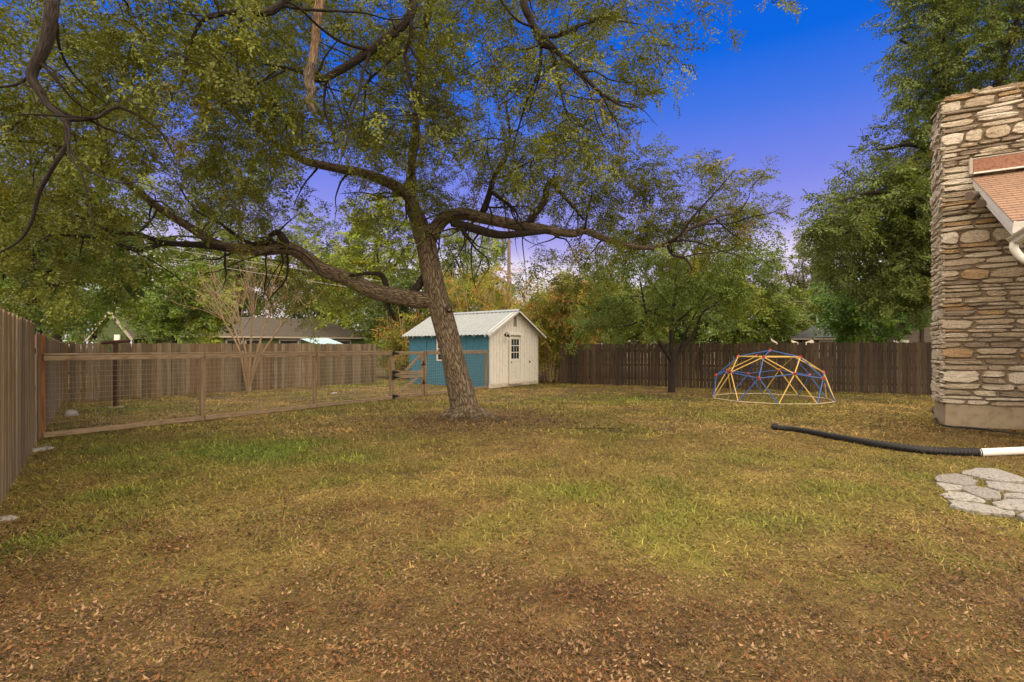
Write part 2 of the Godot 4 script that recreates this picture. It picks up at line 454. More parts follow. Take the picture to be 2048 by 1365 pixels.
# ------------------------------------------------------------------ trees
func sprig(n: int, length: float, leaf: float, ratio: float, droop: float, sd: int) -> ArrayMesh:
	# a leafy twig: a main shoot and side shoots, each set with alternate leaves
	var r := RandomNumberGenerator.new()
	r.seed = sd
	var a := Acc.new()
	var bark := Color(0.9, 0.62, 0.5)
	var shoots := [[Vector3.ZERO, Vector3(1, 0, 0), length, n]]
	for f in [0.15, 0.3, 0.45, 0.6, 0.75]:
		var sg := 1.0 if shoots.size() % 2 == 0 else -1.0
		shoots.append([Vector3(length * f, -droop * length * f * f, 0), Vector3(0.75, r.randf_range(-0.5, 0.45), sg * r.randf_range(0.5, 0.9)).normalized(), length * r.randf_range(0.45, 0.7) * (1.15 - f * 0.6), int(n * 0.62)])
	for s in shoots:
		var o0: Vector3 = s[0]
		var ax: Vector3 = s[1]
		var len: float = s[2]
		var side := ax.cross(Vector3.UP).normalized()
		var e := o0 + ax * len - Vector3.UP * droop * len
		a.tri(o0 - side * 0.002, e, o0 + side * 0.002, bark)
		for k in s[3]:
			var t: float = (k + 0.7) / s[3]
			var o := o0 + ax * len * t - Vector3.UP * droop * len * t * t
			var sg := 1.0 if k % 2 == 0 else -1.0
			var d: Vector3 = (ax * r.randf_range(0.3, 1.0) + Vector3.UP * r.randf_range(-0.75, 0.5) + side * sg * r.randf_range(0.35, 1.0)).normalized()
			var nrm := Vector3(r.randf_range(-0.7, 0.7), 1.0, r.randf_range(-0.7, 0.7))
			var sv := d.cross(nrm).normalized()
			var l := leaf * r.randf_range(0.7, 1.25)
			var w := l * ratio * 0.5
			var v := r.randf_range(0.7, 1.35)
			var c := Color(v * r.randf_range(0.85, 1.2), v, v * r.randf_range(0.8, 1.1))
			if r.randf() < 0.06: c = Color(v * 1.9, v * 1.15, v * 0.6)
			var m := o + d * l * 0.45
			var tip := o + d * l - Vector3.UP * l * 0.12
			a.tri(o, m + sv * w, tip, c)
			a.tri(o, tip, m - sv * w, c)
	return a.mesh()

class Grown:
	var wood := Acc.new()
	var boughs := Acc.new()
	var pts := PackedVector3Array()
	var rad := PackedFloat32Array()
	var xs := []
	var cs := []

func limb(t: Grown, spec: Array, sides := 10, step := 4, rough := 0.12, feed := true) -> void:
	# spec: [px, py, depth, radius] per knot
	var p := []
	var r := []
	for s in spec:
		p.append(P(s[0], s[1], s[2])); r.append(s[3])
	var sp := smooth_path(p, r, step)
	var thick := 0.0
	for q in r: thick = maxf(thick, q)
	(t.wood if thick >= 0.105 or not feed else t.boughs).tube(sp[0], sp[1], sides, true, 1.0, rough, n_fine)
	if feed:
		for k in sp[0].size():
			t.pts.append(sp[0][k]); t.rad.append(sp[1][k])

func bare_branches(t: Grown, n: int, r: RandomNumberGenerator) -> void:
	var start := t.pts.size()
	var made := 0
	while made < n:
		var k := r.randi_range(0, start - 1)
		if t.pts[k].y < 3.6 or t.rad[k] < 0.012: continue
		made += 1
		var p: Vector3 = t.pts[k]
		var d := Vector3(r.randf_range(-1, 1), r.randf_range(-0.9, 0.5), r.randf_range(-0.7, 0.7)).normalized()
		var len := r.randf_range(0.7, 2.4)
		var pp := [p]
		var rr := [minf(t.rad[k] * 0.6, 0.026)]
		for q in 5:
			d = (d + Vector3(r.randf_range(-1, 1), r.randf_range(-0.9, 0.7), r.randf_range(-1, 1)) * 0.45).normalized()
			p += d * len / 5.0
			pp.append(p); rr.append(rr[0] * (1.0 - (q + 1) / 6.0))
		var sp := smooth_path(pp, rr, 3)
		t.boughs.tube(sp[0], sp[1], 6, false)
		for q in range(2, sp[0].size()):
			t.pts.append(sp[0][q]); t.rad.append(sp[1][q])

# grows a branch from the nearest wood to each clump, then sets sprigs along twigs around the clump
func foliage(t: Grown, clumps: Array, per: int, clump_r: float, scale: float, tint: Color, r: RandomNumberGenerator, yellow := 0.1, twig := 0.012, max_links := 5000) -> void:
	# nearest first, so that far clumps hang on branches already grown
	var start := t.pts.size()
	var order := []
	for c in clumps:
		var best := 1e9
		for k in range(0, start, 3): best = minf(best, t.pts[k].distance_squared_to(c))
		order.append([best, c])
	order.sort_custom(func(a, b): return a[0] < b[0])
	for o in order:
		var c: Vector3 = o[1]
		var best := 1e9
		var at := 0
		for k in t.pts.size():
			var d := t.pts[k].distance_squared_to(c)
			if d < best:
				best = d; at = k
		var a: Vector3 = t.pts[at]
		var len := sqrt(best)
		var r0 := minf(t.rad[at] * 0.75, twig + 0.009 * len)
		if len > 0.25:
			var bow := Vector3(r.randf_range(-1, 1), r.randf_range(-0.3, 1.0), r.randf_range(-1, 1)) * len * 0.16
			var bow2 := Vector3(r.randf_range(-1, 1), r.randf_range(-1.0, 0.6), r.randf_range(-1, 1)) * len * 0.12
			var sp := smooth_path([a, a.lerp(c, 0.35) + bow, a.lerp(c, 0.7) + bow2, c], [r0, r0 * 0.8, r0 * 0.6, r0 * 0.35], 3)
			t.boughs.tube(sp[0], sp[1], 5, false, 1.0)
			for k in range(1, sp[0].size()):
				t.pts.append(sp[0][k]); t.rad.append(sp[1][k])
		var axis := (c - a).normalized() if len > 0.1 else Vector3.UP
		var patch := r.randf_range(0.72, 1.25)
		var warm := r.randf() < yellow
		var twigs := 3
		for w in twigs:
			var d := (axis * 0.6 + Vector3(r.randf_range(-1, 1), r.randf_range(-0.9, 0.8), r.randf_range(-1, 1))).normalized()
			var tl := clump_r * r.randf_range(0.6, 1.5)
			var e := c + d * tl - Vector3.UP * tl * tl * 0.12
			t.boughs.tube(PackedVector3Array([c, c.lerp(e, 0.55) + Vector3(r.randf_range(-1, 1), 0.6, r.randf_range(-1, 1)) * tl * 0.09, e]), PackedFloat32Array([0.0055 * scale, 0.004 * scale, 0.002]), 3, false)
			for q in maxi(1, per / 9):
				var f := r.randf_range(0.15, 1.0)
				var pos := c.lerp(e, f) + Vector3(r.randf_range(-1, 1), r.randf_range(-1, 1), r.randf_range(-1, 1)) * 0.08 * scale
				var dir := (d * 0.7 + Vector3(r.randf_range(-1, 1), r.randf_range(-0.9, 0.6), r.randf_range(-1, 1))).normalized()
				var up := Vector3(r.randf_range(-0.5, 0.5), 1, r.randf_range(-0.5, 0.5))
				var b := frame(dir, up, pos)
				var s := scale * r.randf_range(0.7, 1.25)
				b.basis = b.basis.scaled_local(Vector3.ONE * s)
				t.xs.append(b)
				var v := patch * r.randf_range(0.75, 1.3)
				var col := Color(tint.r * v, tint.g * v, tint.b * v)
				if warm: col = Color(col.r * 1.4, col.g * 1.1, col.b * 0.7)
				t.cs.append(col)
func finish_tree(t: Grown, n: String, at: Vector3, label: String, category: String, bark: String, sprigs: Array, leafmat := "leaf", group := "") -> Node3D:
	var o := thing(n, Vector3.ZERO, label, category, group)
	part("trunk", t.wood.mesh(), M[bark], o)
	if t.boughs.v.size(): part("boughs", t.boughs.mesh(), M.bark_dark_shaded, o).set_meta("kind", "stuff")  # thinner limbs get darker bark, their shade painted into the colour
	for k in sprigs.size():
		var xs := []
		var cs := []
		for q in range(k, t.xs.size(), sprigs.size()):
			xs.append(t.xs[q]); cs.append(t.cs[q])
		if xs.size(): many("crown", sprigs[k], M[leafmat], xs, cs, o)
	return o
func scatter(r: RandomNumberGenerator, n: int, x0: float, x1: float, y0: float, y1: float, d0: float, d1: float, oval := true) -> Array:
	var out := []
	var tries := 0
	while out.size() < n and tries < n * 8:
		tries += 1
		var u := r.randf_range(-1, 1)
		var w := r.randf_range(-1, 1)
		if oval and u * u + w * w > 1.0: continue
		out.append(P(lerpf(x0, x1, u * 0.5 + 0.5), lerpf(y0, y1, w * 0.5 + 0.5), r.randf_range(d0, d1)))
	return out

func build_big_oak() -> void:
	var r := RandomNumberGenerator.new()
	r.seed = 404
	var t := Grown.new()
	# leaning trunk with flared roots
	limb(t, [[934, 842, 12.45, 0.44], [931, 826, 12.45, 0.36], [926, 800, 12.45, 0.315], [915, 755, 12.45, 0.285], [900, 690, 12.45, 0.27], [884, 630, 12.45, 0.27], [872, 585, 12.45, 0.255], [860, 530, 12.45, 0.245], [850, 480, 12.45, 0.235], [836, 440, 12.4, 0.2], [822, 395, 12.35, 0.15], [823, 330, 12.3, 0.09], [832, 250, 12.2, 0.085], [840, 150, 12.0, 0.085], [850, 60, 11.8, 0.085], [868, -80, 11.5, 0.075], [900, -220, 11.2, 0.06]], 28, 5, 0.1)
	for q in [[-0.62, 0.25], [-0.3, 0.62], [0.35, 0.6], [0.75, 0.2], [0.3, -0.6], [-0.5, -0.5]]:
		var b := P(930, 812, 12.45)
		var e := Vector3(-1.1 + q[0] * 1.15, -0.03, -12.45 + q[1] * 1.15)
		var sp := smooth_path([b.lerp(e, 0.12), b.lerp(e, 0.45) + Vector3(0, -0.06, 0), b.lerp(e, 0.75) + Vector3(0, -0.05, 0), e], [0.19, 0.15, 0.1, 0.04], 4)
		t.wood.tube(sp[0], sp[1], 9, true, 1.0, 0.15, n_fine)
	# the long limb to the left, with stubs
	limb(t, [[868, 598, 12.45, 0.2], [835, 600, 12.42, 0.2], [800, 594, 12.4, 0.195], [745, 582, 12.3, 0.19], [690, 556, 12.2, 0.17], [645, 540, 12.1, 0.155], [607, 512, 12.0, 0.15], [575, 497, 11.9, 0.14], [520, 501, 11.8, 0.125], [470, 497, 11.6, 0.115], [430, 487, 11.4, 0.1], [380, 455, 11.1, 0.085], [330, 425, 10.8, 0.075], [270, 378, 10.4, 0.065], [230, 340, 10.1, 0.055], [205, 290, 9.8, 0.045], [190, 230, 9.5, 0.035], [180, 150, 9.2, 0.025]], 18, 4, 0.14)
	limb(t, [[580, 500, 11.9, 0.1], [566, 478, 11.85, 0.09], [556, 466, 11.8, 0.075], [542, 470, 11.75, 0.05], [534, 484, 11.7, 0.035]], 9)
	limb(t, [[575, 498, 11.9, 0.06], [540, 484, 11.75, 0.06], [505, 488, 11.6, 0.045], [470, 470, 11.4, 0.035], [430, 440, 11.2, 0.03], [390, 420, 11.0, 0.02], [350, 360, 10.8, 0.012]], 8)
	limb(t, [[470, 499, 11.6, 0.085], [400, 490, 11.2, 0.07], [330, 486, 10.8, 0.055], [280, 470, 10.4, 0.045], [220, 462, 10.0, 0.03], [150, 430, 9.6, 0.02]], 9)
	limb(t, [[330, 487, 10.8, 0.045], [270, 500, 10.5, 0.045], [210, 478, 10.2, 0.035], [120, 470, 9.8, 0.02]], 8)
	limb(t, [[775, 583, 12.35, 0.075], [768, 560, 12.3, 0.07], [760, 549, 12.2, 0.06], [742, 547, 12.1, 0.045], [716, 549, 12.0, 0.035], [698, 552, 11.95, 0.028]], 9)
	limb(t, [[815, 592, 12.4, 0.09], [838, 570, 12.5, 0.1], [852, 548, 12.55, 0.1]], 10, 4, 0.15)
	limb(t, [[770, 592, 12.3, 0.045], [778, 615, 12.5, 0.05], [790, 640, 12.8, 0.035]], 8)
	limb(t, [[574, 505, 11.9, 0.028], [575, 540, 11.9, 0.025], [568, 565, 11.9, 0.02], [545, 590, 11.9, 0.012], [535, 605, 11.9, 0.006]], 6)
	limb(t, [[450, 505, 11.5, 0.025], [449, 530, 11.5, 0.022], [452, 550, 11.5, 0.014], [446, 575, 11.5, 0.006]], 6)
	# the limb to the right and its twin below
	limb(t, [[853, 492, 12.45, 0.17], [868, 462, 12.5, 0.165], [890, 436, 12.5, 0.16], [930, 428, 12.4, 0.15], [975, 438, 12.3, 0.14], [1030, 450, 12.2, 0.12], [1085, 458, 12.1, 0.11], [1140, 468, 12.0, 0.09], [1170, 462, 11.9, 0.08], [1200, 474, 11.9, 0.075], [1240, 488, 11.8, 0.065], [1290, 496, 11.7, 0.055], [1330, 489, 11.6, 0.05], [1380, 458, 11.5, 0.04], [1430, 436, 11.4, 0.03], [1480, 424, 11.3, 0.018]], 16, 4, 0.16)
	limb(t, [[905, 445, 12.3, 0.1], [950, 458, 12.1, 0.1], [1000, 470, 12.0, 0.09], [1060, 466, 11.95, 0.07], [1100, 462, 12.0, 0.05]], 12, 4, 0.18)
	limb(t, [[925, 450, 12.2, 0.065], [928, 465, 12.1, 0.06], [937, 476, 12.05, 0.045]], 8)
	limb(t, [[957, 440, 12.3, 0.085], [970, 415, 12.3, 0.08], [980, 385, 12.3, 0.07], [990, 350, 12.3, 0.06], [1010, 320, 12.2, 0.045], [1020, 270, 12.1, 0.03], [1010, 200, 12.0, 0.02]], 9)
	limb(t, [[1058, 448, 12.15, 0.09], [1072, 425, 12.1, 0.085], [1090, 402, 12.1, 0.08], [1093, 375, 12.1, 0.07], [1104, 366, 12.1, 0.06], [1125, 390, 12.0, 0.045], [1150, 418, 11.9, 0.035], [1168, 440, 11.8, 0.025]], 9)
	limb(t, [[1330, 489, 11.6, 0.035], [1360, 470, 11.4, 0.03], [1390, 430, 11.2, 0.022], [1440, 375, 11.0, 0.014], [1470, 340, 10.9, 0.008]], 7)
	limb(t, [[1335, 490, 11.6, 0.03], [1345, 510, 11.7, 0.028], [1370, 518, 11.7, 0.024], [1383, 540, 11.7, 0.015], [1370, 565, 11.7, 0.008]], 7)
	limb(t, [[985, 385, 12.3, 0.045], [1000, 395, 12.0, 0.04], [1030, 420, 11.8, 0.028], [1035, 440, 11.7, 0.015]], 7)
	# upper limbs; some leave the picture and come back down nearer the camera
	limb(t, [[822, 395, 12.35, 0.15], [790, 372, 12.2, 0.13], [738, 350, 12.0, 0.11], [690, 340, 11.8, 0.1], [640, 330, 11.6, 0.09], [600, 318, 11.4, 0.08], [560, 292, 11.2, 0.065], [520, 262, 11.0, 0.05], [470, 225, 10.8, 0.035], [420, 190, 10.6, 0.02]], 10)
	limb(t, [[850, 60, 11.8, 0.09], [880, -120, 10.6, 0.085], [850, -160, 9.2, 0.08], [828, -60, 8.3, 0.075], [820, 30, 8.0, 0.07], [742, 100, 8.0, 0.062], [662, 150, 8.0, 0.055], [638, 158, 8.0, 0.045], [590, 140, 8.0, 0.03], [540, 130, 8.0, 0.015]], 10)
	limb(t, [[820, 30, 8.0, 0.04], [822, 70, 8.0, 0.036], [810, 105, 8.1, 0.032], [818, 150, 8.1, 0.028], [830, 200, 8.2, 0.024], [838, 260, 8.2, 0.016], [830, 330, 8.3, 0.008]], 7)
	limb(t, [[652, 158, 8.0, 0.022], [648, 215, 8.0, 0.018], [662, 260, 8.0, 0.014], [672, 300, 8.0, 0.006]], 6)
	limb(t, [[805, 100, 8.1, 0.022], [760, 140, 8.2, 0.02], [733, 170, 8.3, 0.017], [728, 230, 8.4, 0.013], [715, 290, 8.5, 0.006]], 6)
	limb(t, [[850, 40, 11.8, 0.08], [950, -200, 10.8, 0.08], [1010, -150, 9.6, 0.075], [1046, 0, 9.0, 0.07], [1062, 40, 9.0, 0.064], [1082, 85, 9.0, 0.056], [1108, 98, 9.0, 0.046], [1160, 145, 9.0, 0.036], [1195, 180, 9.0, 0.028], [1240, 210, 9.0, 0.018], [1275, 215, 9.0, 0.008]], 10)
	limb(t, [[1102, 96, 9.0, 0.03], [1115, 140, 9.0, 0.026], [1122, 185, 9.0, 0.02], [1140, 240, 9.0, 0.013], [1180, 260, 9.0, 0.006]], 7)
	limb(t, [[1082, 86, 9.0, 0.03], [1080, 135, 9.1, 0.027], [1058, 190, 9.2, 0.022], [1043, 235, 9.3, 0.016], [1025, 300, 9.4, 0.008]], 7)
	limb(t, [[1075, 75, 9.0, 0.035], [1120, 70, 9.1, 0.034], [1160, 50, 9.2, 0.028], [1215, 40, 9.3, 0.018], [1290, 50, 9.4, 0.008]], 7)
	limb(t, [[868, -80, 11.5, 0.1], [700, -300, 9.6, 0.1], [400, -330, 7.6, 0.1], [180, -200, 6.5, 0.095], [108, -60, 6.1, 0.085], [103, 20, 6.0, 0.07], [90, 90, 6.0, 0.062], [62, 148, 6.0, 0.055], [78, 182, 6.0, 0.044], [98, 214, 6.0, 0.036], [130, 240, 6.0, 0.032], [134, 285, 6.0, 0.028], [108, 330, 6.0, 0.025], [78, 385, 6.1, 0.022], [64, 440, 6.2, 0.018], [40, 480, 6.3, 0.014], [0, 505, 6.4, 0.01]], 12)
	limb(t, [[130, 240, 6.0, 0.026], [190, 236, 6.1, 0.022], [235, 215, 6.2, 0.017], [290, 240, 6.3, 0.013], [325, 270, 6.4, 0.01], [348, 312, 6.5, 0.005]], 7)
	limb(t, [[62, 148, 6.0, 0.02], [30, 170, 6.0, 0.016], [-30, 175, 6.0, 0.01]], 6)
	limb(t, [[400, -330, 7.6, 0.075], [640, -130, 7.3, 0.06], [560, 10, 7.2, 0.052], [500, 24, 7.2, 0.045], [452, 26, 7.2, 0.036], [400, 45, 7.2, 0.028], [375, 110, 7.2, 0.02], [368, 145, 7.2, 0.012]], 9)
	limb(t, [[370, 120, 7.2, 0.018], [372, 150, 7.2, 0.016], [340, 200, 7.3, 0.012], [325, 225, 7.3, 0.006]], 6)
	limb(t, [[490, 25, 7.2, 0.02], [476, 60, 7.2, 0.018], [474, 130, 7.2, 0.014], [482, 180, 7.2, 0.012], [500, 250, 7.3, 0.006]], 6)
	limb(t, [[205, 290, 9.8, 0.04], [120, 262, 9.4, 0.035], [60, 235, 9.0, 0.03], [0, 215, 8.8, 0.025], [-60, 200, 8.6, 0.018]], 8)
	limb(t, [[230, 340, 10.1, 0.035], [150, 305, 9.8, 0.03], [80, 285, 9.5, 0.026], [0, 282, 9.2, 0.02]], 8)
	var small := []
	small += scatter(r, 120, -160, 480, -190, 330, 6.4, 9.2, false)
	small += scatter(r, 165, -140, 560, 60, 425, 9.2, 13.0, false)
	small += scatter(r, 40, -110, 270, 380, 590, 8.0, 12.0)
	var mid := []
	mid += scatter(r, 245, 400, 930, -180, 300, 7.5, 12.0, false)
	mid += scatter(r, 90, 400, 900, -100, 330, 12.0, 15.5, false)
	mid += scatter(r, 22, 390, 620, 300, 470, 10.0, 13.0)
	mid += scatter(r, 55, 690, 910, 200, 470, 11.0, 14.0)
	mid += scatter(r, 260, 840, 1340, -170, 345, 8.5, 13.5)
	mid += scatter(r, 90, 900, 1230, 250, 430, 12.3, 14.6)
	var right := scatter(r, 100, 1150, 1545, 315, 515, 11.7, 13.6)
	right += scatter(r, 16, 1040, 1250, 450, 590, 11.4, 12.8)
	right += [P(1375, 30, 8.6), P(1400, 20, 8.7), P(1545, 5, 8.0), P(1450, 345, 11.0), P(1500, 380, 11.0), P(1280, 330, 11.3)]
	var under := scatter(r, 7, 630, 720, 560, 640, 12.0, 12.6) + scatter(r, 5, 780, 850, 480, 560, 12.6, 13.4) + scatter(r, 5, 560, 600, 540, 620, 12.0, 12.5)
	var oak_leaf := Color(0.14, 0.165, 0.024)
	bare_branches(t, 150, r)
	mid += scatter(r, 30, 770, 880, 40, 400, 10.8, 12.0)
	small += scatter(r, 140, -160, 560, -190, 340, 10.5, 15.0, false)
	mid += scatter(r, 85, 420, 940, -150, 300, 12.0, 16.0, false)
	foliage(t, small, 30, 0.42, 1.0, oak_leaf, r, 0.06)
	foliage(t, mid, 26, 0.44, 1.0, oak_leaf, r, 0.06)
	foliage(t, right, 27, 0.4, 1.0, oak_leaf, r, 0.06)
	foliage(t, under, 22, 0.4, 1.0, oak_leaf, r, 0.06)
	var o := finish_tree(t, "oak_tree", Vector3.ZERO, "large leaning oak with furrowed trunk and wide crown in the lawn", "tree", "bark", [sprig(10, 0.42, 0.056, 0.55, 0.2, 71), sprig(11, 0.46, 0.05, 0.52, 0.3, 72), sprig(10, 0.38, 0.062, 0.55, 0.15, 73)])
	var d := Grown.new()
	limb(d, [[652, -120, 7.4, 0.07], [644, -20, 7.4, 0.062], [637, 20, 7.4, 0.064], [630, 80, 7.4, 0.058], [622, 135, 7.4, 0.056]], 10, 4, 0.2)
	var db := part("dead_branch", d.boughs.mesh(), M.bark_pale, o)
	db.set_meta("label", "pale dead branch stripped of its bark, hanging down")
	var d2 := Grown.new()
	limb(d2, [[623, 128, 7.4, 0.066], [616, 160, 7.4, 0.078], [622, 182, 7.4, 0.066], [618, 205, 7.4, 0.058], [630, 226, 7.4, 0.03]], 10, 4, 0.35)
	part("broken_bark", d2.boughs.mesh(), M.bark_grey, db)
	var knob := Acc.new()
	knob.tube(PackedVector3Array([P(897, 618, 12.3), P(899, 619, 12.12), P(899, 620, 12.08)]), PackedFloat32Array([0.1, 0.075, 0.03]), 12, true, 1.0, 0.2, n_fine)
	part("knot", knob.mesh(), M.bark, o)
	# ball moss
	var tuft := Acc.new()
	for k in 70:
		var dir := Vector3(r.randf_range(-1, 1), r.randf_range(-1, 1), r.randf_range(-1, 1)).normalized()
		var s := dir.cross(Vector3.UP).normalized() * 0.004
		var e := dir * r.randf_range(0.07, 0.16)
		tuft.tri(-s, e + Vector3(0, -0.02, 0), s, Color(0.2, 0.19, 0.13))
	for q in [[793, 262, 8.4, "pale tuft of ball moss beside the vertical limb"], [846, 275, 8.2, "pale tuft of ball moss low on the drooping twig"], [1003, 126, 9.2, "pale tuft of ball moss on a bough toward the open sky"]]:
		var o2 := part("ball_moss", tuft.mesh(), M.leaf_dull, self, Transform3D(Basis(Vector3.UP, q[0]), P(q[0], q[1], q[2])))
		tag(o2, q[3], "moss", "ball moss tufts in the oak")

func bg_tree(n: String, label: String, px: float, base_y_depth: float, trunk_r: float, px0: float, px1: float, py0: float, py1: float, dd: float, count: int, per: int, cr: float, scale: float, tint: Color, sprigs: Array, sd: int, yellow := 0.08, bark := "bark_dark_shaded", limbs := 5, group := "trees beyond the fences") -> void:
	var r := RandomNumberGenerator.new()
	r.seed = sd
	var t := Grown.new()
	var d := base_y_depth
	var foot := Vector3((px - HX) / F * d, -0.05, -d)
	var cx := (px0 + px1) / 2.0
	var top := P(lerpf(px, cx, 0.7), lerpf(py0, py1, 0.25), d)
	var low := P(lerpf(px, cx, 0.3), lerpf(py0, py1, 0.85), d)
	if low.y < 1.2: low.y = 1.2
	var sp := smooth_path([foot, foot + Vector3(0.05, 0.3, 0), low, low.lerp(top, 0.5) + Vector3(r.randf_range(-0.4, 0.4), 0, r.randf_range(-0.4, 0.4)), top], [trunk_r * 1.35, trunk_r, trunk_r * 0.85, trunk_r * 0.5, trunk_r * 0.15], 5)
	t.wood.tube(sp[0], sp[1], 10, true, 1.0, 0.12, n_fine)
	for k in sp[0].size():
		if sp[0][k].y > low.y * 0.8:
			t.pts.append(sp[0][k]); t.rad.append(sp[1][k])
	for k in limbs:
		var a: Vector3 = low.lerp(top, r.randf_range(0.0, 0.45))
		var e := P(lerpf(px0, px1, (k + r.randf_range(0.2, 0.8)) / limbs), lerpf(py0, py1, r.randf_range(0.15, 0.7)), d + r.randf_range(-dd, dd) * 0.7)
		var m := a.lerp(e, 0.5) + Vector3(r.randf_range(-0.3, 0.3), r.randf_range(-0.2, 0.5), r.randf_range(-0.3, 0.3))
		var s2 := smooth_path([a, m, e], [trunk_r * 0.55, trunk_r * 0.35, trunk_r * 0.12], 5)
		t.wood.tube(s2[0], s2[1], 7, false, 1.0, 0.1, n_fine)
		for q in s2[0].size():
			t.pts.append(s2[0][q]); t.rad.append(s2[1][q])
	var cl := scatter(r, count, px0, px1, py0, py1, d - dd, d + dd)
	foliage(t, cl, per, cr, scale, Color(tint.r * 1.5, tint.g * 1.5, tint.b * 1.5), r, yellow, 0.02)
	finish_tree(t, n, foot, label, "tree", bark, sprigs, "leaf", group)

func build_other_trees() -> void:
	var far := [sprig(8, 0.36, 0.085, 0.6, 0.2, 81), sprig(9, 0.4, 0.078, 0.56, 0.3, 82)]
	var fine := [sprig(10, 0.4, 0.056, 0.52, 0.3, 83), sprig(9, 0.36, 0.06, 0.52, 0.2, 84)]
	# young tree in the lawn in front of the dark fence
	var r := RandomNumberGenerator.new()
	r.seed = 505
	var t := Grown.new()
	limb(t, [[1343, 789, 19.4, 0.16], [1343, 778, 19.4, 0.125], [1344, 750, 19.4, 0.11], [1345, 718, 19.4, 0.12], [1343, 690, 19.4, 0.085], [1344, 650, 19.4, 0.08], [1348, 610, 19.4, 0.07], [1352, 570, 19.4, 0.05], [1350, 520, 19.4, 0.03], [1345, 470, 19.4, 0.012]], 14, 4)
	limb(t, [[1343, 722, 19.4, 0.08], [1325, 695, 19.2, 0.075], [1308, 665, 19.0, 0.07], [1296, 635, 18.8, 0.06], [1288, 605, 18.6, 0.045], [1280, 560, 18.4, 0.02]], 10)
	limb(t, [[1300, 645, 18.9, 0.04], [1280, 642, 18.5, 0.035], [1262, 650, 18.2, 0.03], [1230, 655, 17.8, 0.015]], 7)
	limb(t, [[1348, 720, 19.4, 0.075], [1366, 696, 19.6, 0.07], [1385, 672, 19.8, 0.062], [1398, 640, 20.0, 0.055], [1412, 620, 20.2, 0.045], [1450, 605, 20.4, 0.03], [1500, 590, 20.6, 0.012]], 10)
	limb(t, [[1358, 705, 19.5, 0.05], [1370, 670, 19.3, 0.04], [1390, 630, 19.1, 0.03], [1420, 570, 18.9, 0.012]], 7)
	limb(t, [[1346, 652, 19.4, 0.05], [1365, 635, 19.3, 0.042], [1390, 615, 19.2, 0.03], [1430, 590, 19.0, 0.012]], 7)
	limb(t, [[1344, 648, 19.4, 0.05], [1325, 632, 19.5, 0.04], [1300, 622, 19.6, 0.028], [1250, 590, 19.8, 0.012]], 7)
	limb(t, [[1346, 620, 19.4, 0.045], [1322, 590, 19.6, 0.035], [1290, 550, 19.8, 0.02], [1260, 510, 20.0, 0.008]], 7)
	limb(t, [[1350, 590, 19.4, 0.04], [1358, 560, 19.2, 0.035], [1362, 520, 19.0, 0.02], [1390, 470, 18.8, 0.008]], 7)
	var cl := scatter(r, 108, 1175, 1535, 465, 632, 17.2, 21.4) + scatter(r, 14, 1165, 1270, 590, 665, 18.0, 21.4)
	foliage(t, cl, 30, 0.5, 1.5, Color(0.12, 0.18, 0.03), r, 0.06)
	finish_tree(t, "young_elm", Vector3.ZERO, "small spreading tree with forked trunk before the dark plank fence", "tree", "bark_dark_shaded", fine)
	# trees beyond the left fence
	var yg := Color(0.13, 0.165, 0.018)
	var gr := Color(0.06, 0.105, 0.02)
	var dk := Color(0.04, 0.062, 0.02)
	bg_tree("shade_tree", "dark trunked tree with low spreading boughs behind the grey side fence", 68, 15.5, 0.2, -190, 300, 300, 640, 2.6, 100, 30, 0.6, 1.6, Color(0.075, 0.11, 0.016), far, 601, 0.14, "bark_dark_shaded", 8)
	bg_tree("shade_tree", "bright green bushy tree covering the gable of the green house", 345, 27.0, 0.14, 262, 450, 545, 662, 2.0, 70, 30, 0.7, 2.0, Color(0.09, 0.14, 0.02), far, 602, 0.2)
	bg_tree("shade_tree", "tall olive tree rising behind the green house roof", 480, 56.0, 0.3, 330, 620, 300, 640, 4.0, 110, 34, 1.2, 3.4, Color(0.1, 0.13, 0.025), far, 603)
	bg_tree("shade_tree", "yellow green tree between the green house and the shed", 745, 48.0, 0.25, 640, 860, 400, 672, 4.0, 100, 34, 1.1, 3.0, yg, far, 604, 0.15)
	bg_tree("shade_tree", "dull tree crown showing under the long oak limb", 640, 60.0, 0.3, 560, 760, 440, 650, 4.0, 70, 32, 1.3, 3.4, Color(0.07, 0.1, 0.03), far, 605)
	bg_tree("shade_tree", "dark leaning tree beside the back corner of the shed", 800, 30.0, 0.16, 745, 850, 560, 680, 1.6, 42, 30, 0.7, 2.0, Color(0.055, 0.085, 0.018), far, 606)
	bg_tree("shade_tree", "tall thin tree around the utility pole behind the shed", 930, 44.0, 0.22, 870, 1010, 450, 640, 2.5, 46, 28, 0.9, 2.6, Color(0.1, 0.13, 0.02), far, 607, 0.15)
	bg_tree("shade_tree", "deep green tree filling the view left of the house gable", 120, 44.0, 0.3, -60, 250, 420, 690, 3.0, 110, 32, 0.95, 2.5, Color(0.07, 0.125, 0.022), far, 608, 0.08)
	bg_tree("shade_tree", "broad far tree behind the shade boughs at the fence corner", 60, 52.0, 0.35, -260, 380, 180, 600, 5.0, 120, 34, 1.5, 3.6, Color(0.08, 0.115, 0.025), far, 609, 0.08)
	# beyond the dark fence
	bg_tree("shade_tree", "leafy green tree between the bamboo and the young elm", 1225, 31.0, 0.16, 1120, 1330, 565, 690, 2.0, 60, 30, 0.8, 2.2, Color(0.085, 0.115, 0.022), far, 610)
	bg_tree("shade_tree", "light green tree behind the dome climber with pale trunk", 1487, 33.0, 0.13, 1400, 1580, 505, 690, 2.2, 80, 32, 0.85, 2.3, Color(0.095, 0.135, 0.02), far, 611, 0.1, "bark_grey")
